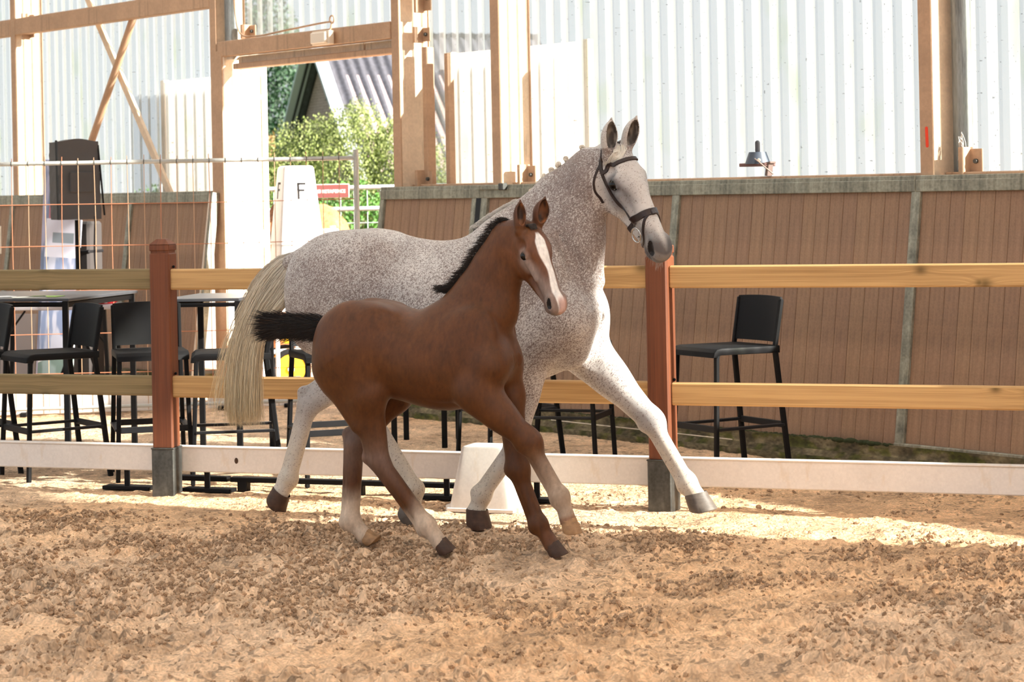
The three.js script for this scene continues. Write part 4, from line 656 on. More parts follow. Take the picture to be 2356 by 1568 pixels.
// ---------------------------------------------------------------- lamps on the wall
{
  const wallPoint = (t, y, z) => wall.localToWorld(V(t, y, z)); wall.updateMatrixWorld(true);
  const a = wallPoint(-3.60, 2.865, -0.165), t = thing('emergency_lamp', 'small pale rectangular lamp fixed on the beam over the doorway', 'lamp', a.toArray(), WALL_TURN); obj('housing', at(cbox(0.24, 0.11, 0.05, 0.006), 0, 0.0, 0.0), std({ color: sr(212, 198, 180), roughness: 0.5 }), t); obj('diffuser', at(cbox(0.20, 0.085, 0.03, 0.006), -0.005, 0.0, 0.035), phys({ color: sr(240, 228, 212), roughness: 0.35, transmission: 0.2, thickness: 0 }), t); 
  const b = wallPoint(0.93, 1.702, -0.30), l = thing('flood_lamp', 'small dark floodlight on a rusty bracket atop the boards', 'lamp', b.toArray(), WALL_TURN + 0.1);
  obj('head', at(new THREE.CylinderGeometry(0.055, 0.082, 0.075, 20), -0.01, 0.115, 0), std({ color: sr(62, 72, 86), roughness: 0.5 }), l); obj('rim', at(cbox(0.20, 0.022, 0.12, 0.004), -0.015, 0.072, 0), std({ color: sr(118, 88, 84), roughness: 0.8 }), l); obj('knob', at(new THREE.CapsuleGeometry(0.016, 0.05, 4, 12), -0.01, 0.185, 0), std({ color: sr(70, 70, 76), roughness: 0.5 }), l); obj('bracket', [bar(V(0.07, 0.0, 0), V(0.085, 0.085, 0), 0.022, 0.05), bar(V(0.05, 0.078, 0), V(0.11, 0.085, 0), 0.012, 0.06)], std({ color: sr(105, 88, 82), roughness: 0.8 }), l); obj('lead', tube([V(0.02, 0.11, 0.07), V(0.08, 0.08, 0.09), V(0.17, 0.01, 0.08)], 0.004, 16, 6), std({ color: sr(160, 140, 130), roughness: 0.7 }), l); obj('lens', at(new THREE.SphereGeometry(0.012, 10, 8), 0.045, 0.10, 0.06), M.whitePaint, l);
  const c = wallPoint(2.47, 1.83, -0.355), w = thing('cobweb', 'pale torn cobweb hanging on the grey rain pipe', 'cobweb', c.toArray(), WALL_TURN); const rw = mulberry(8), st = []; for (let i = 0; i < 26; i++) { const o = V((rw() - 0.5) * 0.03, 0.10 * rw(), 0), e = o.clone().add(V((rw() - 0.3) * 0.06, -0.05 - 0.08 * rw(), 0.01)); st.push({ pts: bez([o, o.clone().lerp(e, 0.5).add(V(0.008, 0, 0)), e], 4), r: 0.0022, c: [0.62, 0.56, 0.5] }); } obj('threads', hairGeometry(st), M.hair, w);
}
// ---------------------------------------------------------------- outside the doorway
const grassTex = tex(256, 256, (u, v) => { const a = speck(u, v, 16, 301), b = speck(u, v, 70, 302); return [0.36 + 0.25 * (a - 0.5) + 0.2 * (b - 0.5), 0.43 + 0.25 * (a - 0.5) + 0.2 * (b - 0.5), 0.22 + 0.15 * (a - 0.5)]; });
M.grass = std({ map: grassTex, roughness: 1 }); M.gravel = std({ map: sandTex, color: sr(215, 205, 195), roughness: 1 });
{
  const y = struct(obj('ground', at(boxUV(new THREE.PlaneGeometry(160, 160).rotateX(-Math.PI / 2)), 0, -0.06, -60), M.grass), 'grass outside'); 
  const yard = struct(obj('yard', at(boxUV(new THREE.PlaneGeometry(16, 9).rotateX(-Math.PI / 2)), -1.5, 0.012, -23.2, 0, 0.3), M.gravel), 'pale gravel yard outside the doorway');
}
// leafy things: many small leaves on a few lobes
const leafGeo = (() => { const g = new THREE.BufferGeometry(); g.setAttribute('position', new THREE.Float32BufferAttribute([0, 0, 0, -0.32, 0.45, 0.10, 0.32, 0.45, 0.10, 0, 1, 0], 3)); g.setIndex([0, 2, 1, 1, 2, 3]); g.computeVertexNormals(); return g; })();
const leafMat = (r, g, b) => phys({ color: sr(r, g, b), roughness: 0.9, transmission: 0.35, thickness: 0 });
function leafy(name, label, category, lobes, n, size, mats, seed, grp, trunkH) {
  const t = thing(name, label, category, [lobes[0][0], 0, -lobes[0][2]], 0, grp), r = mulberry(seed), m = new THREE.Matrix4(), col = new THREE.Color();
  const im = shade(new THREE.InstancedMesh(leafGeo, mats, n)); const e = new THREE.Euler(), qn = new THREE.Quaternion();
  const vol = lobes.map((l) => l[3] * l[4] * (l[5] ?? l[3])), tot = vol.reduce((a, b) => a + b, 0);
  for (let i = 0; i < n; i++) { let u = r() * tot, k = 0; while (u > vol[k] && k < lobes.length - 1) u -= vol[k++]; const [x, y, d, rx, ry, rz = rx] = lobes[k]; let p; do p = V(r() * 2 - 1, r() * 2 - 1, r() * 2 - 1); while (p.lengthSq() > 1); p.multiplyScalar((0.62 + 0.38 * r()) / Math.max(0.3, p.length())).multiplyScalar(Math.min(1, 0.6 + 0.6 * fbm(p.x * 3 + k * 7, p.y * 3, p.z * 3, 2)));
    const w = V(x + p.x * rx - lobes[0][0], Math.max(0.05, y + p.y * ry), -d + p.z * rz + lobes[0][2]), s = size * (0.6 + 0.8 * r()); e.set((r() - 0.5) * 2.6, r() * 6.28, (r() - 0.5) * 2.2); m.compose(w, qn.setFromEuler(e), V(s * 0.9, s, s)); im.setMatrixAt(i, m); const g = 0.75 + 0.5 * r(); col.setRGB(g, g * (0.92 + 0.16 * r()), g * 0.9); im.setColorAt(i, col); }
  im.name = 'leaves'; im.userData.kind = 'stuff'; t.add(im);
  for (let i = 0; i < 3; i++) obj('stem', rod(V((i - 1) * 0.12, -0.02, 0), V((i - 1) * 0.5, trunkH ?? lobes[0][1], 0.1 * i), 0.05, 7, 0.025), std({ color: sr(92, 74, 58), roughness: 0.95 }), t);
  return t;
}
leafy('tree', 'dark green tree beyond the house at the left of the doorway', 'tree', [[-9.4, 5.4, 84, 1.9, 5.2], [-10.0, 3.2, 84, 1.4, 3.2], [-8.2, 4.0, 82, 1.5, 3.8]], 20000, 0.16, leafMat(34, 74, 44), 401, null, 3);
leafy('shrub', 'russet shrub between the dark tree and the pale bush', 'shrub', [[-7.0, 2.3, 56, 1.2, 1.7]], 1800, 0.13, leafMat(130, 102, 54), 409, null, 1.5);
leafy('bush', 'large pale yellow-green bush filling the doorway view', 'bush', [[-2.9, 1.9, 38, 0.95, 1.45, 0.8], [-3.75, 1.75, 38, 0.75, 1.25, 0.8], [-2.0, 1.75, 38.2, 0.75, 1.3, 0.8], [-2.55, 2.5, 38, 0.5, 0.85, 0.5], [-1.5, 1.6, 38, 0.6, 1.2, 0.7], [-4.4, 1.5, 38, 0.6, 1.15, 0.7], [-3.3, 2.35, 38, 0.45, 0.7, 0.5], [-1.95, 2.4, 38, 0.42, 0.6, 0.5]], 60000, 0.044, leafMat(124, 138, 76), 403, null, 1.8);
leafy('hedge', 'bright green clipped hedge under the pale bush', 'hedge', [[-2.6, 0.95, 31, 1.5, 0.96, 0.4], [-0.6, 0.95, 31, 1.5, 0.96, 0.4], [-4.8, 0.95, 31.1, 1.4, 0.96, 0.4]], 22000, 0.06, leafMat(66, 118, 34), 405, null, 0.8);
{ // house with a steep tiled roof, gable turned to the left
  const h = thing('house', 'house with steep grey ribbed roof and brick gable', 'house', [-4.95, 0, -60], 23 * Math.PI / 180); const hw2 = 3.6, eave = 2.2, ridge = 5.95, len = 6.2, sl = Math.atan2(ridge - eave, hw2), RL = Math.hypot(hw2, ridge - eave) + 0.5;
  const s = new THREE.Shape(); [[-hw2, 0], [hw2, 0], [hw2, eave], [0, ridge - 0.1], [-hw2, eave]].forEach(([x, y], i) => i ? s.lineTo(x, y) : s.moveTo(x, y)); s.closePath();
  const g = new THREE.ExtrudeGeometry(s, { depth: len, bevelEnabled: false }); g.rotateY(Math.PI / 2); const br = tex(128, 128, (u, v) => { const a = speck(u, v, 20, 501), row = (v * 16) % 1 < 0.14; const k = (row ? 0.78 : 0.68) + 0.2 * (a - 0.5); return [k, k * 0.93, k * 0.92]; }, true, 0.8, 0.8);
  obj('wall', boxUV(g), std({ map: br, color: sr(196, 184, 186), roughness: 0.95 }), h);
  for (const t of [-1, 1]) { const rg = new THREE.PlaneGeometry(len + 0.6, RL, Math.round((len + 0.6) / 0.05), 1), p = rg.attributes.position; for (let i = 0; i < p.count; i++) p.setZ(i, 0.035 * Math.sin(p.getX(i) / 0.30 * 2 * Math.PI)); rg.computeVertexNormals(); const m = obj('roof', boxUV(rg), M.tile ??= std({ color: sr(66, 67, 80), map: galvTex, roughness: 0.8 }), h); m.rotation.set(-(Math.PI / 2 - sl), 0, 0); if (t < 0) { m.rotation.set(-(Math.PI / 2 + sl), 0, 0); } m.position.set(len / 2 - 0.1, (ridge + eave) / 2 + 0.02 - 0.1, t * (hw2 / 2 + 0.05)); }
  for (const t of [-1, 1]) obj('barge_board', bar(V(-0.42, ridge + 0.05, 0), V(-0.42, eave - 0.3, t * (hw2 + 0.28)), 0.36, 0.09, 0.01), std({ color: sr(150, 158, 168), roughness: 0.6 }), h);
  obj('vent', at(cbox(0.04, 0.75, 0.25, 0.01), -0.01, 4.55, 0.0), std({ color: sr(88, 84, 90), roughness: 0.8 }), h);
}
{ // site fence with a red board, sand heaps, white tubs and a trolley
  const f = thing('site_fence', 'light metal site fence outside beyond the doorway', 'fence', [-1.7, 0, -24.5], 0.04); M.fenceGrey = std({ color: sr(160, 168, 172), roughness: 0.5 });
  for (const y of [1.70, 1.46, 0.12]) obj('rail', rod(V(-2.2, y, 0), V(1.7, y, 0), 0.024, 8), M.fenceGrey, f); for (const x of [-2.2, -0.6, 0.62, 1.7]) obj('post', rod(V(x, 0, 0), V(x, 1.78, 0), 0.028, 8), M.fenceGrey, f);
  for (let i = 0; i < 26; i++) obj('wire', rod(V(-2.15 + i * 0.15, 0.12, 0), V(-2.15 + i * 0.15, 1.70, 0), 0.004, 4), M.fenceGrey, f); for (let i = 0; i < 6; i++) obj('wire', rod(V(-2.2, 0.3 + i * 0.2, 0), V(1.7, 0.3 + i * 0.2, 0), 0.004, 4), M.fenceGrey, f);
  const cv = document.createElement('canvas'); cv.width = 512; cv.height = 180; const c = cv.getContext('2d'); c.fillStyle = '#6a3735'; c.fillRect(0, 0, 512, 180); c.fillStyle = '#e8d8d4'; c.fillRect(66, 70, 44, 44); c.font = 'bold 62px sans-serif'; c.textBaseline = 'middle'; c.fillText('BETAFENCE', 128, 94, 340); const st = new THREE.CanvasTexture(cv); st.colorSpace = THREE.SRGBColorSpace;
  const sg = new THREE.PlaneGeometry(0.40, 0.145), sn = thing('fence_sign', 'faded red sign board with white lettering on the site fence', 'sign', [-2.0, 1.665, -24.40], 0.04); obj('face', sg.translate(0, 0, 0.008), std({ map: st, roughness: 0.6 }), sn); obj('board', cbox(0.41, 0.155, 0.012, 0.003), M.whitePaint, sn);
  function heap(label, x, d, rx, h) { const g = new THREE.SphereGeometry(1, 40, 20, 0, Math.PI * 2, 0, Math.PI / 2), p = g.attributes.position; for (let i = 0; i < p.count; i++) { const a = p.getX(i), b = p.getY(i), e = p.getZ(i), k = 1 + 0.28 * (fbm(a * 3, b * 3, e * 3 + x, 3) - 0.5); p.setXYZ(i, a * rx * k, Math.pow(b, 1.3) * h * k, e * rx * 0.7 * k); } g.computeVertexNormals(); const t = tag(obj('sand_heap', boxUV(g), M.gravelSand ??= std({ map: sandTex, color: sr(190, 150, 120), roughness: 1 })), label, 'sand heap', 'sand heaps in the yard'); t.position.set(x, 0, -d); }
  heap('larger sand heap outside beyond the doorway', -2.15, 22.6, 0.85, 1.62); heap('sand heap outside at the right edge of the doorway', -0.75, 23.4, 0.80, 1.35);
  [[-1.95, 20.9, 1.28], [-1.75, 21.1, 1.30], [-1.62, 20.7, 1.10]].forEach(([x, d, h], i) => { const t = thing('white_tub', ['white upright tub outside, left of three beside the heap', 'white upright tub outside, middle of three beside the heap', 'white upright tub outside, right of three beside the heap'][i], 'tub', [x, 0, -d], 0, 'white tubs in the yard'); obj('drum', new THREE.LatheGeometry([[0.085, 0], [0.09, h - 0.05], [0.095, h - 0.04], [0.095, h - 0.02], [0.08, h], [0, h]].map(([a, b]) => new THREE.Vector2(a, b)), 24), M.whitePlastic, t); obj('cap', at(new THREE.CylinderGeometry(0.03, 0.03, 0.03, 12), 0.03, h + 0.012, 0), M.fenceGrey, t); });
  { const t = thing('yard_bar', 'dark horizontal bar barrier in the yard behind the markers', 'barrier', [-1.45, 0, -19.6], 0.08); obj('bar', at(cbox(1.1, 0.05, 0.05, 0.006), 0, 1.20, 0), std({ color: sr(98, 102, 108), roughness: 0.5 }), t); for (const x of [-0.48, 0.48]) obj('leg', bar(V(x, 0, 0), V(x, 1.2, 0), 0.04), M.fenceGrey, t); obj('brace', bar(V(-0.48, 0.9, 0), V(-0.25, 1.18, 0), 0.035), std({ color: sr(98, 102, 108), roughness: 0.5 }), t); }
  { const t = thing('trolley', 'hand trolley with yellow wheels in the yard beyond the stools', 'trolley', [-1.92, 0, -18.6], 0.2), ym = std({ color: sr(245, 185, 20), roughness: 0.5 }), rb = M.black; for (const [x, z] of [[0.0, 0.25], [0.45, 0.0], [0.0, -0.25]]) { const w = group('wheel', t); w.position.set(x, 0.17, z); obj('tyre', new THREE.TorusGeometry(0.145, 0.028, 10, 32), rb, w); obj('disc', new THREE.CylinderGeometry(0.135, 0.135, 0.03, 28).rotateX(Math.PI / 2), ym, w); obj('hub', new THREE.CylinderGeometry(0.03, 0.03, 0.06, 12).rotateX(Math.PI / 2), M.fenceGrey, w); } obj('frame', [rod(V(-0.25, 0.30, 0.15), V(0.6, 0.36, 0.1), 0.02, 8), rod(V(-0.25, 0.12, 0.15), V(0.6, 0.30, 0.1), 0.018, 8), rod(V(0.0, 0.17, -0.25), V(0.0, 0.17, 0.25), 0.014, 8), rod(V(0.45, 0.17, 0), V(0.5, 0.36, 0.1), 0.014, 8)], M.fenceGrey, t); obj('tray', at(cbox(0.5, 0.04, 0.4, 0.008), 0.2, 0.40, 0), ym, t); }
}
// ---------------------------------------------------------------- shared by both horses
const TURN = -22 * Math.PI / 180; let HP;
function nearestLimb(L, x, y, z) {      // which limb, and how far down it: 0 top .. 1 knee .. 2 fetlock .. 3 hoof
  let best = 9, li = 0, lt = 0;
  L.forEach((J, i) => { for (let s = 0; s < 3; s++) { const [ax, ay, az] = J[s], [bx, by, bz] = J[s + 1], dx = bx - ax, dy = by - ay, dz = bz - az; const t = clamp(((x - ax) * dx + (y - ay) * dy + (z - az) * dz) / (dx * dx + dy * dy + dz * dz), 0, 1), d = Math.hypot(x - ax - t * dx, y - ay - t * dy, z - az - t * dz); if (d < best) { best = d; li = i; lt = s + t; } } });
  return [li, lt, best];
}
function onSurface(P0, p, out = 0) { let [x, y, z] = p; const P = P0.filter((q) => q.f(x, y, z) < 0.12); const h = 0.002; let g; for (let i = 0; i < 14; i++) { const d = evalField(P, x, y, z) - out; g = [evalField(P, x + h, y, z) - evalField(P, x - h, y, z), evalField(P, x, y + h, z) - evalField(P, x, y - h, z), evalField(P, x, y, z + h) - evalField(P, x, y, z - h)]; const l = Math.hypot(...g) || 1; g = g.map((v) => v / l); const s = clamp(d, -0.02, 0.02) * 0.9; x -= g[0] * s; y -= g[1] * s; z -= g[2] * s; } return [V(x, y, z), V(...g)]; }
function strapGeometry(P, path, width, thick, n = 40, closed = false) {
  const c = new THREE.CatmullRomCurve3(path.map((p) => V(...p)), closed), pos = [], idx = [], S = [];
  for (let i = 0; i <= n; i++) S.push(onSurface(P, c.getPoint(i / n).toArray(), 0.0005));
  for (let i = 0; i <= n; i++) { const t = V().subVectors(S[Math.min(n, i + 1)][0], S[Math.max(0, i - 1)][0]).normalize(), nn = S[i][1], sd = V().crossVectors(nn, t).normalize(); for (const [a, b] of [[-1, 0], [-0.8, 1], [0.8, 1], [1, 0]]) { const q = S[i][0].clone().addScaledVector(sd, a * width / 2).addScaledVector(nn, b * thick); pos.push(q.x, q.y, q.z); } if (i) for (let k = 0; k < 4; k++) { const a = (i - 1) * 4 + k, b = (i - 1) * 4 + (k + 1) % 4; idx.push(a, b, a + 4, b, b + 4, a + 4); } }
  const g = new THREE.BufferGeometry(); g.setAttribute('position', new THREE.Float32BufferAttribute(pos, 3)); g.setIndex(idx); return boxUV(toCreasedNormals(g.toNonIndexed(), 0.6), 3);
}
M.leather = std({ color: sr(42, 29, 28), roughness: 0.4 });
M.silver = std({ color: sr(200, 200, 200), roughness: 0.25, metalness: 1 });

// ---------------------------------------------------------------- grey mare
{
  const mare = thing('horse', 'flea-bitten grey mare with a plaited mane and brown bridle, trotting behind the foal', 'horse', [-0.35, 0, -10.8], TURN);
  const F = headFrame([0.945, 1.800, 0.07], [0.511, -0.84, 0.171], [-0.571, -0.17, 0.802], 0.57);
  const limbs = [
    [[0.735, 0.83, -0.13], [1.048, 0.515, -0.13], [1.225, 0.232, -0.12], [1.262, 0.165, -0.12]],      // far fore, reaching
    [[0.50, 0.82, 0.15], [0.435, 0.405, 0.12], [0.252, 0.165, 0.11], [0.215, 0.085, 0.11]],            // near fore, folding
    [[-0.46, 0.82, -0.15], [-0.815, 0.555, -0.13], [-0.930, 0.175, -0.12], [-0.985, 0.105, -0.12]],    // far hind, pushing off
    [[-0.10, 0.84, 0.16], [-0.335, 0.545, 0.13], [-0.105, 0.185, 0.12], [-0.125, 0.105, 0.12]],        // near hind, swinging under
  ];
  const P = [
    trunk([[-0.80, 1.24, 1.10, 0.05, 0.5], [-0.76, 1.335, 1.0, 0.14, 0.55], [-0.65, 1.405, 0.88, 0.225, 0.6], [-0.52, 1.446, 0.82, 0.27, 0.6], [-0.40, 1.470, 0.79, 0.285, 0.58], [-0.30, 1.466, 0.78, 0.285, 0.55], [-0.12, 1.42, 0.755, 0.285, 0.5], [0.04, 1.406, 0.72, 0.295, 0.48], [0.18, 1.435, 0.70, 0.285, 0.46], [0.33, 1.52, 0.70, 0.25, 0.42], [0.48, 1.52, 0.71, 0.225, 0.4], [0.64, 1.42, 0.765, 0.215, 0.45], [0.75, 1.28, 0.83, 0.18, 0.45], [0.82, 1.16, 0.92, 0.125, 0.5], [0.858, 1.08, 1.0, 0.05, 0.5]]),
    bone([0.47, 1.27, 0], [0.635, 1.42, 0.01], 0.27, 0.235, { flat: 0.58, k: 0.12 }), bone([0.625, 1.42, 0.01], [0.73, 1.575, 0.03], 0.230, 0.155, { flat: 0.56, k: 0.06 }), bone([0.73, 1.575, 0.03], [0.835, 1.70, 0.05], 0.155, 0.120, { flat: 0.62, k: 0.06 }), bone([0.835, 1.70, 0.05], [0.93, 1.775, 0.065], 0.120, 0.10, { flat: 0.70, k: 0.05 }),
    bone([0.40, 1.485, 0], [0.60, 1.652, 0.01], 0.05, 0.050, { flat: 0.75, k: 0.08 }), bone([0.60, 1.652, 0.01], [0.80, 1.785, 0.035], 0.050, 0.05, { flat: 0.75, k: 0.06 }),     // crest
    bone([0.765, 1.49, 0.03], [0.79, 1.20, 0.06], 0.05, 0.05, { k: 0.06 }), bone([0.785, 1.46, -0.01], [0.80, 1.20, -0.04], 0.045, 0.05, { k: 0.06 }),   // muscles along the throat
    // hindquarters
    ...[1, -1].flatMap((t) => [blob([-0.50, 1.18, 0.14 * t], [0.27, 0.27, 0.14], { k: 0.10 }), blob([-0.67, 1.10, 0.11 * t], [0.115, 0.24, 0.10], { k: 0.08 }), blob([-0.33, 1.36, 0.17 * t], [0.10, 0.07, 0.06], { k: 0.09 })]),
    bone([-0.55, 1.10, -0.13], [-0.46, 0.82, -0.15], 0.20, 0.115, { flat: 0.75, k: 0.09 }), bone([-0.66, 1.02, -0.12], [-0.60, 0.72, -0.145], 0.11, 0.075, { flat: 0.8, k: 0.08 }),
    bone([-0.48, 1.10, 0.13], [-0.13, 0.86, 0.16], 0.21, 0.13, { flat: 0.75, k: 0.09 }), bone([-0.62, 1.00, 0.12], [-0.33, 0.72, 0.15], 0.13, 0.08, { flat: 0.8, k: 0.08 }),
    // forequarters
    ...[1, -1].flatMap((t) => [blob([0.50, 1.16, 0.165 * t], [0.20, 0.30, 0.085], { k: 0.10, basis: [[0.86, -0.5, 0], [0.5, 0.86, 0], [0, 0, 1]] }), blob([0.735, 1.03, 0.100 * t], [0.108, 0.165, 0.100], { k: 0.05 }), blob([0.70, 0.89, 0.072 * t], [0.105, 0.11, 0.072], { k: 0.06 })]),
    bone([0.695, 1.03, -0.145], [0.725, 0.83, -0.13], 0.115, 0.102, { k: 0.06, flat: 0.85 }), bone([0.70, 1.03, 0.16], [0.50, 0.83, 0.155], 0.13, 0.105, { k: 0.07, flat: 0.85 }),
    ...limb(limbs[0], [0.100, 0.056, 0.034, 0.045, 0.048], { muscle: [0.2, 0.0, 0.085, 0.15], flat: 0.85 }), ...limb(limbs[1], [0.095, 0.054, 0.034, 0.044, 0.047], { muscle: [0.22, 0, 0.085, 0.15], flat: 0.85 }),
    ...limb(limbs[2], [0.114, 0.057, 0.037, 0.046, 0.048], { hock: 1, flat: 0.7 }), ...limb(limbs[3], [0.114, 0.057, 0.037, 0.046, 0.048], { hock: 1, flat: 0.7 }),
    bone([-0.74, 1.335, 0], [-0.83, 1.30, 0], 0.055, 0.045, { k: 0.03 }),
    bone([0.868, 1.15, 0.0], [0.80, 0.80, 0.0], 0.012, 0.018, { sub: true, k: 0.06 }),                       // groove between the breast muscles
    bone([0.70, 1.42, 0.165], [0.86, 1.12, 0.13], 0.014, 0.014, { sub: true, k: 0.06 }),              // groove of the neck
    ...(HP = headPrims(F, { wide: 1.14, deep: 1.08, eye: 0.262, ears: [{ base: [-0.01, 0.105, 0.10], tip: [-0.225, 0.285, 0.045], face: [0.80, 0.1, 0.6], wide: 1.25 }, { base: [-0.01, 0.105, -0.095], tip: [-0.175, 0.32, -0.175], face: [0.80, 0.1, 0.6], wide: 1.2 }] })),
  ]; P.cups = HP.cups; P.holes = HP.holes;
  const GAP = -0.012, hc = F.at(0.34, 0.03, 0), isHead = (x, y, z, e) => Math.hypot(x - hc[0], y - hc[1], z - hc[2]) < 0.425 + e;
  const body = netMesh(P, [-1.12, 0.02, -0.36], [1.42, 2.05, 0.40], 0.0075, (x, y, z) => !isHead(x, y, z, GAP), (x, y, z, R) => !isHead(x, y, z, -R - 0.03)), head = netMesh(P, [0.58, 1.14, -0.16], [1.46, 2.05, 0.42], 0.0036, (x, y, z) => isHead(x, y, z, 0.0), (x, y, z, R) => isHead(x, y, z, R + 0.01));
  const rr = mulberry(12345), white = [0.62, 0.595, 0.57], grey = [0.34, 0.325, 0.32], fleck = [0.155, 0.088, 0.070], dark = [0.085, 0.080, 0.085], cream = [0.62, 0.54, 0.42];
  const colour = (x, y, z, nx, ny, nz) => {
    const r1 = rr(), r2 = rr(), q = F.inv(x, y, z), [li, lt, ld] = nearestLimb(limbs, x, y, z), inHead = q[0] > 0.0 && q[1] > -0.31 + 0.12 * smooth(0.35, 0.6, q[0]) && q[1] > -0.36 + 0.3 * smooth(0.16, 0.0, q[0]) && Math.abs(q[2]) < 0.22 && q[0] < 1.1;
    const blotch = fbm(x * 7 + 3, y * 7, z * 7, 3), fine = vnoise(x * 90, y * 90, z * 90);
    let c = lerp3(white, grey, clamp(0.22 + 1.1 * (blotch - 0.45), 0, 0.6)), p = 0.53;
    const neck = smooth(0.25, 0.5, x) * smooth(1.0, 1.25, y); p += 0.28 * neck + 0.16 * smooth(-0.1, -0.35, x) * smooth(1.42, 1.25, y);  // flecks thin out atop the rump, its lit look put into the coat
    p -= 0.17 * smooth(0.74, 0.84, x) * smooth(1.5, 1.2, y);  // fewer on the breast too, sunlight worked into the coat colour
    p *= mix(0.78, 1.12, smooth(0.38, 0.6, fbm(x * 4, y * 4 + 7, z * 4, 3)));
    if (lt > 0.35 && ld < 0.12) { const t = smooth(0.3, 0.9, lt); p = mix(p, 0.10, t); c = lerp3(c, cream, 0.65 * smooth(0.9, 1.6, lt) * (0.5 + blotch)); const knee = Math.exp(-((lt - 1.0) ** 2) * 14) * (0.4 + blotch); c = lerp3(c, grey, clamp(knee * 0.75, 0, 0.8)); c = lerp3(c, [0.42, 0.30, 0.17], 0.35 * smooth(1.7, 2.2, lt) * smooth(0.4, 0.6, blotch)); }
    if (inHead) {
      const hw2 = smooth(0.0, 0.16, q[0]) * smooth(-0.33, -0.16, q[1]); p = mix(p, 0.10, hw2); c = lerp3(c, white, 0.35 * hw2);
      const eye = Math.hypot((q[0] - 0.262) * 0.9, q[1] - 0.02, (Math.abs(q[2]) - 0.142) * 0.6), under = Math.hypot((q[0] - 0.36) * 0.8, q[1] + 0.02, (Math.abs(q[2]) - 0.13) * 0.6); c = lerp3(c, dark, 0.9 * smooth(0.095, 0.05, eye)); c = lerp3(c, [0.16, 0.155, 0.165], clamp(0.95 * smooth(0.21, 0.06, under) * (0.35 + 1.1 * blotch), 0, 0.85));
      const mz = smooth(0.60, 0.86, q[0] + 0.14 * (blotch - 0.5) - 1.1 * Math.max(0, q[1] - 0.01) - 0.10 * smooth(0.05, 0.0, Math.abs(q[2])) * smooth(0.0, 0.04, q[1])); c = lerp3(c, [0.052, 0.049, 0.053], 0.90 * mz);
      c = lerp3(c, grey, 0.55 * smooth(0.36, 0.62, q[0]) * smooth(0.04, 0.02, Math.abs(q[1] - 0.005 + 0.02)) * (0.5 + blotch)); c = lerp3(c, grey, 0.35 * smooth(0.1, 0.03, Math.abs(q[1] + 0.03)) * smooth(0.3, 0.5, q[0]) * smooth(0.85, 0.6, q[0]));
      if (P.holes.some((hl) => hl.f(x, y, z) < 0.0025)) { c = [0.012, 0.009, 0.009]; p = 0; }
    }
    if (q[0] < 0.0 && y > 1.84) { const t = q[2] > -0.03 ? 1 : -1; c = lerp3(white, grey, 0.35 + 0.5 * (fine - 0.4)); p = 0.12; if (P.cups.some((hl) => hl.f(x, y, z) < 0.002)) { const ed = fbm(x * 60, y * 25, z * 60, 2); c = lerp3([0.05, 0.042, 0.038], [0.34, 0.31, 0.27], clamp(1.8 * (ed - 0.42), 0, 1)); p = 0; } }
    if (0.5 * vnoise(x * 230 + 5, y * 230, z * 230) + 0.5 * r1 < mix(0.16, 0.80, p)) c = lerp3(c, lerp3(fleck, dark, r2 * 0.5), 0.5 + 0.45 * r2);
    const k = 0.93 + 0.14 * fine; return [c[0] * k, c[1] * k, c[2] * k];
  };
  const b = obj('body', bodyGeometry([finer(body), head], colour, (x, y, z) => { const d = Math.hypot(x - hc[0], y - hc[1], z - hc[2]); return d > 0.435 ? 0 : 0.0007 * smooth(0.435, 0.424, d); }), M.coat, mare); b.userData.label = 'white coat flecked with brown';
  for (const t of [-1, 1]) obj('eye', new THREE.SphereGeometry(0.0285, 28, 18).translate(...F.at(0.262, 0.018, 0.121 * 1.14 * t)), M.eye, mare);
  const hv = (i, toe) => { const d = V(...limbs[i][3]), c = V(...limbs[i][2]); return [limbs[i][3], d.clone().sub(c).toArray(), toe]; };
  obj('hoof', hoofGeometry(limbs[0][3], [0.22, -1, 0], [1, 0.1, 0], 0.060, 0.082), M.hoofGrey, mare);
  obj('hoof', hoofGeometry(limbs[1][3], [-0.10, -1, 0], [1, -0.1, 0], 0.059, 0.082), M.hoofDark, mare);
  obj('hoof', hoofGeometry(limbs[2][3], [-0.62, -0.78, 0], [0.78, -0.62, 0], 0.056, 0.080), M.hoofDark, mare);
  obj('hoof', hoofGeometry(limbs[3][3], [-0.55, -0.85, 0], [0.5, -0.8, 0], 0.059, 0.082), M.hoofGrey, mare);
  // tail
  const S = [], r = mulberry(77);
  const L = [[-0.76, 1.36], [-0.90, 1.335], [-1.03, 1.225], [-1.12, 1.05], [-1.185, 0.865], [-1.212, 0.68], [-1.215, 0.46]], R = [[-0.75, 1.31], [-0.79, 1.21], [-0.85, 1.10], [-0.96, 0.995], [-1.015, 0.86], [-1.03, 0.64], [-1.03, 0.45]];
  for (let i = 0; i < 2600; i++) {
    const u = r(), zz = (r() - 0.5) * 2, loose = r() < 0.06, end = loose ? 0.75 + 0.3 * r() : 0.86 + 0.16 * r(), j = V((r() - 0.5) * 0.03, (r() - 0.5) * 0.03, (r() - 0.5) * 0.04), out = loose ? -0.05 - 0.10 * r() : 0;
    const lf = Math.pow(u, 0.9), pts = L.map((a, k) => { const f = k / 6, e = Math.sin(Math.PI * lf), w = mix(0.035, 0.055, f) * (0.55 + 0.45 * e); return V(mix(R[k][0], a[0], lf) + j.x * f + out * f * f + 0.006 * Math.sin(9 * f + i), mix(R[k][1], a[1], lf) + j.y * f, zz * w * (0.3 + 0.7 * f) + j.z * f); });
    const cv = new THREE.CatmullRomCurve3(pts), p2 = []; for (let k = 0; k <= 11; k++) p2.push(cv.getPoint(k / 11 * end));
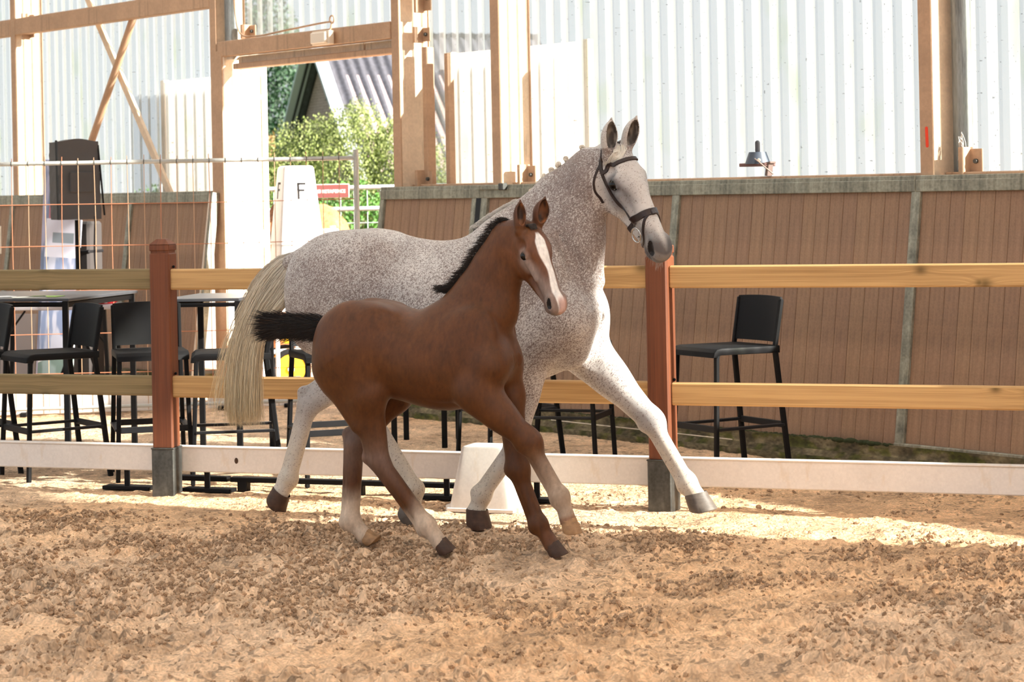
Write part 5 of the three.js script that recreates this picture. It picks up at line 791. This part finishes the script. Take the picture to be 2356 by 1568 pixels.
    const g = 0.68 + 0.55 * r(), tone = r() ** 1.5, c = lerp3([0.86, 0.84, 0.79], [0.42, 0.37, 0.31], tone * 0.9).map((v) => v * g), c2 = lerp3([0.98, 0.84, 0.58], [0.70, 0.55, 0.34], tone).map((v) => v * g);
    S.push({ pts: p2, r: 0.0014, c, c2 });
  }
  const tl = obj('tail', hairGeometry(S), M.hair, mare); tl.userData.label = 'long cream tail swinging out behind';
  // plaited mane: a row of knots along the crest
  const knots = [[0.775, 1.842], [0.690, 1.788], [0.648, 1.762], [0.612, 1.737], [0.575, 1.707], [0.540, 1.672], [0.505, 1.636], [0.472, 1.603]], kn = [];
  const kg = (s) => { const g = new THREE.TorusKnotGeometry(0.008, 0.0055, 40, 6, 2, 3); return g.scale(s, s * 0.9, s * 1.3); };
  knots.forEach(([x, y], i) => { const m = obj('mane_knot', kg(1 + 0.15 * ((i * 37) % 5) / 5), M.plait ??= std({ color: sr(205, 196, 182), roughness: 0.8 }), mare); m.position.set(x, y + 0.004, 0.02 + 0.025 * (x - 0.4)); m.rotation.set(i, i * 2.1, i * 0.7); });
  // wisps of mane at the withers and the forelock
  const W = []; for (let i = 0; i < 320; i++) { const t = r(), x0 = mix(0.20, 0.44, t), y0 = mix(1.462, 1.60, Math.pow(t, 0.8)); const q = V(x0, y0, (r() - 0.5) * 0.04), e = V(x0 - 0.02 - 0.025 * r(), y0 + 0.004 + 0.008 * r() - 0.02, q.z + (r() - 0.5) * 0.05), g = 0.85 + 0.4 * r(); W.push({ pts: bez([q, q.clone().lerp(e, 0.5).add(V(-0.004, 0.012, 0)), e], 5), r: 0.0012, c: [0.78 * g, 0.75 * g, 0.70 * g] }); }
  const FL = []; for (let i = 0; i < 320; i++) { const u = r(), a = V(...F.at(-0.03 + 0.05 * r(), 0.135, mix(-0.07, 0.05, u))), e0 = onSurface(P, F.at(mix(0.06, 0.13, r()), mix(0.13, 0.02, u), mix(0.06, 0.19, u)), 0.003)[0], md = onSurface(P, F.at(0.045, 0.16, mix(-0.03, 0.11, u)), 0.010)[0], g = 0.8 + 0.4 * r(); FL.push({ pts: bez([a, md, e0], 7), r: 0.0013, c: [0.74 * g, 0.70 * g, 0.62 * g] }); }
  obj('mane', hairGeometry(W), M.hair, mare); obj('forelock', hairGeometry(FL), M.hair, mare);
  { const K = []; for (let i = 0; i < 70; i++) { const p0 = onSurface(P, F.at(0.84 + 0.14 * r(), -0.15 + 0.03 * r(), (r() - 0.5) * 0.11), 0)[0], e = p0.clone().add(V(-0.01 + 0.02 * r(), -0.02 - 0.03 * r(), 0.012 * (r() - 0.5))); K.push({ pts: bez([p0, p0.clone().lerp(e, 0.5).add(V(0.004, 0, 0)), e], 4), r: 0.0005, c: [0.5, 0.47, 0.43] }); } obj('whiskers', hairGeometry(K), M.hair, mare); }
  // bridle
  const br = group('bridle', mare), st = (name, path, w, th = 0.005, n = 44) => obj(name, strapGeometry(P, path.map((p) => F.at(...p)), w, th, n), M.leather, br);
  br.userData.label = 'dark brown leather bridle with a snaffle bit';
  st('browband', [[0.115, -0.03, 0.18], [0.12, 0.06, 0.17], [0.125, 0.15, 0.08], [0.125, 0.165, 0], [0.125, 0.15, -0.08], [0.12, 0.06, -0.17], [0.115, -0.03, -0.18]], 0.020, 0.009, 60);
  for (const t of [1, -1]) {
    st('crownpiece', [[-0.06, 0.10, 0.03 * t], [-0.035, 0.06, 0.13 * t], [0.04, 0.0, 0.17 * t], [0.115, -0.03, 0.18 * t]], 0.024);
    st('cheekpiece', [[0.115, -0.03, 0.18 * t], [0.28, -0.07, 0.18 * t], [0.46, -0.085, 0.15 * t], [0.64, -0.08, 0.13 * t]], 0.017, 0.007);
    st('throatlatch', [[0.03, 0.03, 0.16 * t], [0.09, -0.14, 0.16 * t], [0.13, -0.30, 0.10 * t], [0.15, -0.34, 0.02 * t]], 0.012);
    obj('bit_ring', new THREE.TorusGeometry(0.034, 0.004, 10, 36).applyMatrix4(new THREE.Matrix4().makeBasis(V(...F.B[0]), V(...F.B[1]), V(...F.B[2])).setPosition(...F.at(0.705, -0.085, 0.108 * t))), M.silver, br);
    obj('bit_bar', bar(V(...F.at(0.72, -0.09, 0.108 * t)), V(...F.at(0.73, -0.092, 0.05 * t)), 0.008), M.silver, br);
  }
  st('noseband', [[0.60, -0.20, 0.05], [0.595, -0.10, 0.13], [0.60, 0.0, 0.13], [0.61, 0.09, 0.07], [0.615, 0.11, 0], [0.61, 0.09, -0.07], [0.60, 0.0, -0.13], [0.595, -0.10, -0.13], [0.60, -0.20, -0.05]], 0.034, 0.008, 80);
  st('flash_strap', [[0.62, 0.11, 0.012], [0.66, 0.07, 0.09], [0.735, -0.03, 0.12], [0.775, -0.12, 0.09], [0.78, -0.20, 0]], 0.013, 0.006, 60); st('flash_strap', [[0.62, 0.11, -0.012], [0.66, 0.07, -0.09], [0.735, -0.03, -0.12], [0.775, -0.12, -0.09], [0.78, -0.20, 0]], 0.013, 0.006, 60);
  obj('flash_loop', cbox(0.03, 0.012, 0.024, 0.004).applyMatrix4(new THREE.Matrix4().makeBasis(V(...F.B[0]), V(...F.B[1]), V(...F.B[2])).setPosition(...onSurface(P, F.at(0.625, 0.11, 0), 0.008)[0].toArray())), M.leather, br);
}

// ---------------------------------------------------------------- bay foal
{
  const foal = thing('foal', 'brown bay foal with a white blaze and black tail, running in front of the mare', 'foal', [-0.33, 0, -9.86], TURN);
  const F = headFrame([0.432, 1.470, 0.02], [0.49, -0.835, 0.208], [-0.524, -0.12, 0.838], 0.42);
  const limbs = [
    [[0.225, 0.755, 0.115], [0.462, 0.535, 0.085], [0.600, 0.300, 0.07], [0.632, 0.195, 0.07]],        // near fore, reaching
    [[0.300, 0.72, -0.095], [0.338, 0.395, -0.08], [0.442, 0.150, -0.07], [0.500, 0.058, -0.07]],       // far fore
    [[-0.31, 0.74, 0.125], [-0.268, 0.432, 0.09], [-0.045, 0.150, 0.08], [0.018, 0.072, 0.08]],         // near hind
    [[-0.29, 0.73, -0.11], [-0.478, 0.478, -0.09], [-0.500, 0.125, -0.08], [-0.435, 0.060, -0.08]],      // far hind
  ];
  const P = [
    trunk([[-0.585, 1.0, 0.90, 0.03, 0.5], [-0.555, 1.055, 0.84, 0.095, 0.5], [-0.46, 1.117, 0.77, 0.155, 0.55], [-0.35, 1.144, 0.735, 0.185, 0.55], [-0.27, 1.153, 0.715, 0.19, 0.52], [-0.17, 1.130, 0.695, 0.19, 0.48], [-0.09, 1.115, 0.675, 0.195, 0.46], [0.0, 1.14, 0.66, 0.19, 0.44], [0.08, 1.155, 0.662, 0.175, 0.44], [0.18, 1.12, 0.69, 0.16, 0.45], [0.28, 1.06, 0.75, 0.14, 0.48], [0.34, 0.99, 0.80, 0.10, 0.5], [0.372, 0.93, 0.85, 0.05, 0.5]]),
    bone([0.15, 1.01, 0], [0.225, 1.13, 0.0], 0.185, 0.155, { flat: 0.62, k: 0.09 }), bone([0.225, 1.13, 0], [0.30, 1.29, 0.005], 0.155, 0.112, { flat: 0.56, k: 0.05 }), bone([0.30, 1.29, 0.005], [0.365, 1.40, 0.01], 0.112, 0.092, { flat: 0.60, k: 0.04 }), bone([0.365, 1.40, 0.01], [0.415, 1.455, 0.018], 0.092, 0.070, { flat: 0.72, k: 0.04 }),
    bone([0.10, 1.15, 0], [0.33, 1.47, 0.005], 0.035, 0.032, { flat: 0.7, k: 0.06 }),
    ...[1, -1].flatMap((t) => [blob([-0.38, 0.96, 0.10 * t], [0.19, 0.20, 0.105], { k: 0.07 }), blob([-0.50, 0.90, 0.08 * t], [0.075, 0.17, 0.075], { k: 0.06 }), blob([0.17, 0.93, 0.11 * t], [0.13, 0.21, 0.055], { k: 0.07, basis: [[0.86, -0.5, 0], [0.5, 0.86, 0], [0, 0, 1]] }), blob([0.305, 0.885, 0.064 * t], [0.068, 0.105, 0.064], { k: 0.03 }), blob([-0.26, 1.075, 0.11 * t], [0.07, 0.05, 0.045], { k: 0.06 })]),
    bone([-0.40, 0.90, 0.10], [-0.31, 0.74, 0.125], 0.155, 0.090, { flat: 0.75, k: 0.06 }), bone([-0.49, 0.84, 0.095], [-0.36, 0.60, 0.115], 0.085, 0.042, { flat: 0.8, k: 0.06 }),
    bone([-0.40, 0.90, -0.10], [-0.29, 0.73, -0.11], 0.15, 0.10, { flat: 0.75, k: 0.06 }),
    bone([0.285, 0.87, 0.11], [0.215, 0.755, 0.115], 0.086, 0.080, { k: 0.05, flat: 0.85 }), bone([0.285, 0.86, -0.085], [0.295, 0.72, -0.095], 0.072, 0.066, { k: 0.05, flat: 0.85 }),
    ...limb(limbs[0], [0.078, 0.052, 0.031, 0.040, 0.037], { muscle: [0.25, 0.0, 0.066, 0.12], flat: 0.85 }), ...limb(limbs[1], [0.066, 0.048, 0.031, 0.038, 0.037], { flat: 0.85 }),
    ...limb(limbs[2], [0.078, 0.046, 0.034, 0.041, 0.037], { hock: 1, flat: 0.72 }), ...limb(limbs[3], [0.092, 0.048, 0.036, 0.043, 0.038], { hock: 1, flat: 0.72 }),
    bone([-0.54, 1.03, 0], [-0.62, 1.035, 0], 0.045, 0.038, { k: 0.03 }),
    bone([0.385, 0.98, 0.0], [0.375, 0.76, 0.0], 0.008, 0.014, { sub: true, k: 0.05 }),
    ...(HP = headPrims(F, { jaw: 0.95, forehead: 0.014, wide: 1.28, deep: 1.2, ears: [{ base: [0.01, 0.115, 0.125], tip: [-0.235, 0.27, 0.085], face: [0.75, 0.1, 0.6], wide: 1.15 }, { base: [0.01, 0.115, -0.12], tip: [-0.205, 0.32, -0.20], face: [0.85, 0.1, 0.5], wide: 1.5 }] })),
  ]; P.cups = HP.cups; P.holes = HP.holes;
  const GAP = -0.010, hc = F.at(0.34, 0.03, 0), isHead = (x, y, z, e) => Math.hypot(x - hc[0], y - hc[1], z - hc[2]) < 0.305 + e;
  const body = netMesh(P, [-0.72, 0.02, -0.26], [0.76, 1.60, 0.30], 0.0058, (x, y, z) => !isHead(x, y, z, GAP), (x, y, z, R) => !isHead(x, y, z, -R - 0.03)), head = netMesh(P, [0.20, 1.03, -0.14], [0.80, 1.66, 0.30], 0.0029, (x, y, z) => isHead(x, y, z, 0.0), (x, y, z, R) => isHead(x, y, z, R + 0.01));
  const rr = mulberry(54321), bay = [0.088, 0.0285, 0.0060], dk = [0.019, 0.0075, 0.0032], red = [0.142, 0.047, 0.0095], cream = [0.56, 0.44, 0.33], roan = [0.25, 0.19, 0.165], white = [0.78, 0.75, 0.72], pink = [0.52, 0.30, 0.25];
  const colour = (x, y, z, nx, ny, nz) => {
    const r1 = rr(), q = F.inv(x, y, z), [li, lt, ld] = nearestLimb(limbs, x, y, z), bl = fbm(x * 8 + 1, y * 8, z * 8, 3), fine = vnoise(x * 150, y * 60, z * 150), inHead = q[0] > 0.0 && q[1] > -0.29 + 0.10 * smooth(0.35, 0.6, q[0]) && q[1] > -0.34 + 0.3 * smooth(0.16, 0.0, q[0]) && Math.abs(q[2]) < 0.26 && q[0] < 1.1;
    let c = lerp3(bay, dk, clamp(1.3 * (bl - 0.42), 0, 0.55)); c = lerp3(c, red, 0.5 * smooth(0.40, 0.70, bl));
    if (ld < 0.1 && lt > 0.3) {
      const low = [[1.05, 1.9, 0.80], [2.6, 3.2, 0.1], [1.55, 1.9, 0.95], [1.45, 1.85, 0.95]][li]; c = lerp3(c, li === 0 ? lerp3(cream, bay, 0.25) : cream, low[2] * smooth(low[0], low[1], lt + 0.5 * (bl - 0.5)));
      if (li > 1) { c = lerp3(c, roan, 0.4 * Math.exp(-((lt - 1.0) ** 2) * 10) * (0.3 + bl)); } if (li === 1) c = lerp3(c, [0.16, 0.06, 0.025], 0.5 * smooth(2.1, 2.7, lt)); if (li === 0) c = lerp3(c, [0.2, 0.075, 0.03], 0.7 * smooth(2.75, 2.95, lt));
    }
    if (inHead) {
      const side = Math.abs(q[2]), hw2 = smooth(0.02, 0.22, q[0]) * smooth(-0.27, -0.12, q[1]); c = lerp3(c, [0.17, 0.070, 0.036], 0.5 * hw2);
      c = lerp3(c, roan, 0.85 * smooth(0.24, 0.36, q[0] + 0.25 * (bl - 0.5)) * smooth(0.125, 0.03, Math.abs(q[1] + 0.045 - 0.02)) ); c = lerp3(c, roan, 0.6 * smooth(0.55, 0.75, q[0]));
      const eye = Math.hypot((q[0] - 0.305) * 0.9, q[1] - 0.02, (side - 0.156) * 0.6); c = lerp3(c, [0.02, 0.015, 0.013], 0.85 * smooth(0.055, 0.03, eye)); c = lerp3(c, [0.30, 0.22, 0.19], 0.5 * smooth(0.10, 0.06, eye) * smooth(0.03, 0.055, eye));
      const wb = q[0] < 0.34 ? mix(0.02, 0.060, smooth(0.13, 0.25, q[0])) : mix(0.060, 0.036, smooth(0.34, 0.55, q[0])) + 0.01 * smooth(0.75, 0.9, q[0]); if (q[0] > 0.12 && q[1] > -0.02) c = lerp3(c, white, smooth(wb + 0.008, wb - 0.008, Math.abs(q[2] - 0.008 + 0.012 * Math.sin(q[0] * 14)) + 0.02 * (bl - 0.5)) * smooth(0.12, 0.17, q[0]));
      if (q[0] > 0.80) c = lerp3(c, pink, 0.8 * smooth(0.84, 0.92, q[0]) * smooth(0.07, 0.04, Math.abs(q[2] + 0.02)) * smooth(-0.10, -0.06, q[1])); c = lerp3(c, [0.10, 0.08, 0.075], 0.6 * smooth(0.80, 0.9, q[0]) * smooth(-0.04, -0.09, q[1]));
      if (P.holes.some((hl) => hl.f(x, y, z) < 0.002)) c = [0.010, 0.007, 0.007];
    }
    if (q[0] < 0.03 && y > 1.49) { if (P.cups.some((hl) => hl.f(x, y, z) < 0.002)) c = lerp3([0.03, 0.015, 0.009], [0.26, 0.095, 0.034], clamp(2.4 * (fbm(x * 40, y * 25, z * 40, 2) - 0.42), 0, 1)); else c = [0.085, 0.033, 0.016]; }
    const st = fbm(x * 60, y * 22, z * 60, 3), k = 0.80 + 0.30 * fine + 0.55 * (st - 0.4) + 0.12 * (r1 - 0.5); return [c[0] * k, c[1] * k, c[2] * k];
  };
  const b = obj('body', bodyGeometry([body, head], colour, (x, y, z) => { const d = Math.hypot(x - hc[0], y - hc[1], z - hc[2]); return d > 0.315 ? 0 : 0.0006 * smooth(0.315, 0.304, d); }), M.coat, foal); b.userData.label = 'reddish brown coat, pale lower legs';
  for (const t of [-1, 1]) obj('eye', new THREE.SphereGeometry(0.0205, 28, 18).translate(...F.at(0.306, 0.018, 0.119 * 1.25 * t)), M.eye, foal);
  obj('hoof', hoofGeometry(limbs[0][3], [0.12, -1, 0], [1, 0.05, 0], 0.0385, 0.062), M.hoofPale, foal);
  obj('hoof', hoofGeometry(limbs[1][3], [0.42, -1, 0], [1, -0.1, 0], 0.0385, 0.062), M.hoofDark, foal);
  obj('hoof', hoofGeometry(limbs[2][3], [0.55, -1, 0], [1, -0.3, 0], 0.0375, 0.062), M.hoofDark, foal);
  obj('hoof', hoofGeometry(limbs[3][3], [0.80, -0.75, 0], [0.8, -0.3, 0], 0.0375, 0.058), M.hoofPale, foal);
  // brush of a tail, mane and forelock
  const S = [], r = mulberry(99);
  for (let i = 0; i < 5200; i++) { const t = Math.pow(r(), 0.8), x0 = mix(-0.56, -0.84, t), y0 = mix(1.035, 1.043, t), a = r() * 6.283, rad = mix(0.034, 0.020, t), L = mix(0.05, 0.12, r()) * mix(0.8, 1.15, t), sp = mix(0.15, 0.62, r()); const o = V(x0, y0 + rad * Math.sin(a), rad * Math.cos(a)), d = V(-1, sp * Math.sin(a) - 0.02, sp * Math.cos(a)).normalize(), e = o.clone().addScaledVector(d, L).add(V(0, -0.006, 0)); S.push({ pts: bez([o, o.clone().lerp(e, 0.5).add(V(0, 0.004 * Math.sin(a), 0.004 * Math.cos(a))), e], 4), r: 0.0012, c: r() < 0.12 ? [0.05, 0.025, 0.015] : [0.014, 0.011, 0.011] }); }
  obj('tail', hairGeometry(S), M.hair, foal).userData.label = 'short bushy black tail held straight out';
  obj('dock', tube([V(-0.53, 1.03, 0), V(-0.66, 1.038, 0), V(-0.84, 1.043, 0)], 0.034, 16, 12), std({ color: sr(22, 18, 17), roughness: 0.9 }), foal);
  const W = [], crest = [[0.36, 1.525], [0.325, 1.495], [0.286, 1.445], [0.221, 1.375], [0.156, 1.295], [0.10, 1.225], [0.07, 1.19]], cv = new THREE.CatmullRomCurve3(crest.map(([x, y]) => V(x, y, 0)));
  for (let i = 0; i < 1300; i++) { const t = r(), o = onSurface(P, cv.getPoint(t).add(V(0, -0.01, (r() - 0.5) * 0.03)).toArray(), -0.004)[0], d = V(-0.75, 0.50 + 0.3 * Math.sin(i * 0.07), (r() - 0.4) * 1.1).normalize(), e = o.clone().addScaledVector(d, 0.022 + 0.032 * r()).add(V(-0.012, -0.014, 0.01 * (r() - 0.5))); W.push({ pts: bez([o, o.clone().addScaledVector(d, 0.02), e], 4), r: 0.0012, c: [0.018, 0.013, 0.011] }); }
  for (let i = 0; i < 220; i++) { const o = V(0.075 - 0.05 * r(), 1.185 + 0.02 * r(), 0.01 * (r() - 0.5)), e = o.clone().add(V(-0.04 - 0.03 * r(), 0.03 * (r() - 0.2), 0.02 * (r() - 0.5))); W.push({ pts: bez([o, o.clone().lerp(e, 0.5).add(V(0, 0.012, 0)), e], 4), r: 0.0011, c: [0.02, 0.014, 0.012] }); }
  const FL = []; for (let i = 0; i < 260; i++) { const a = V(...F.at(0.0 + 0.03 * r(), 0.13, mix(-0.06, 0.06, r()))), e = onSurface(P, F.at(0.05 + 0.07 * r() * r(), 0.17, mix(-0.05, 0.05, r())), 0.003)[0]; FL.push({ pts: bez([a, a.clone().lerp(e, 0.5).add(V(0.006, 0.006, 0.004)), e], 4), r: 0.0011, c: [0.03, 0.018, 0.013] }); }
  obj('mane', hairGeometry(W), M.hair, foal); obj('forelock', hairGeometry(FL), M.hair, foal);
}
renderer.render(scene, camera);
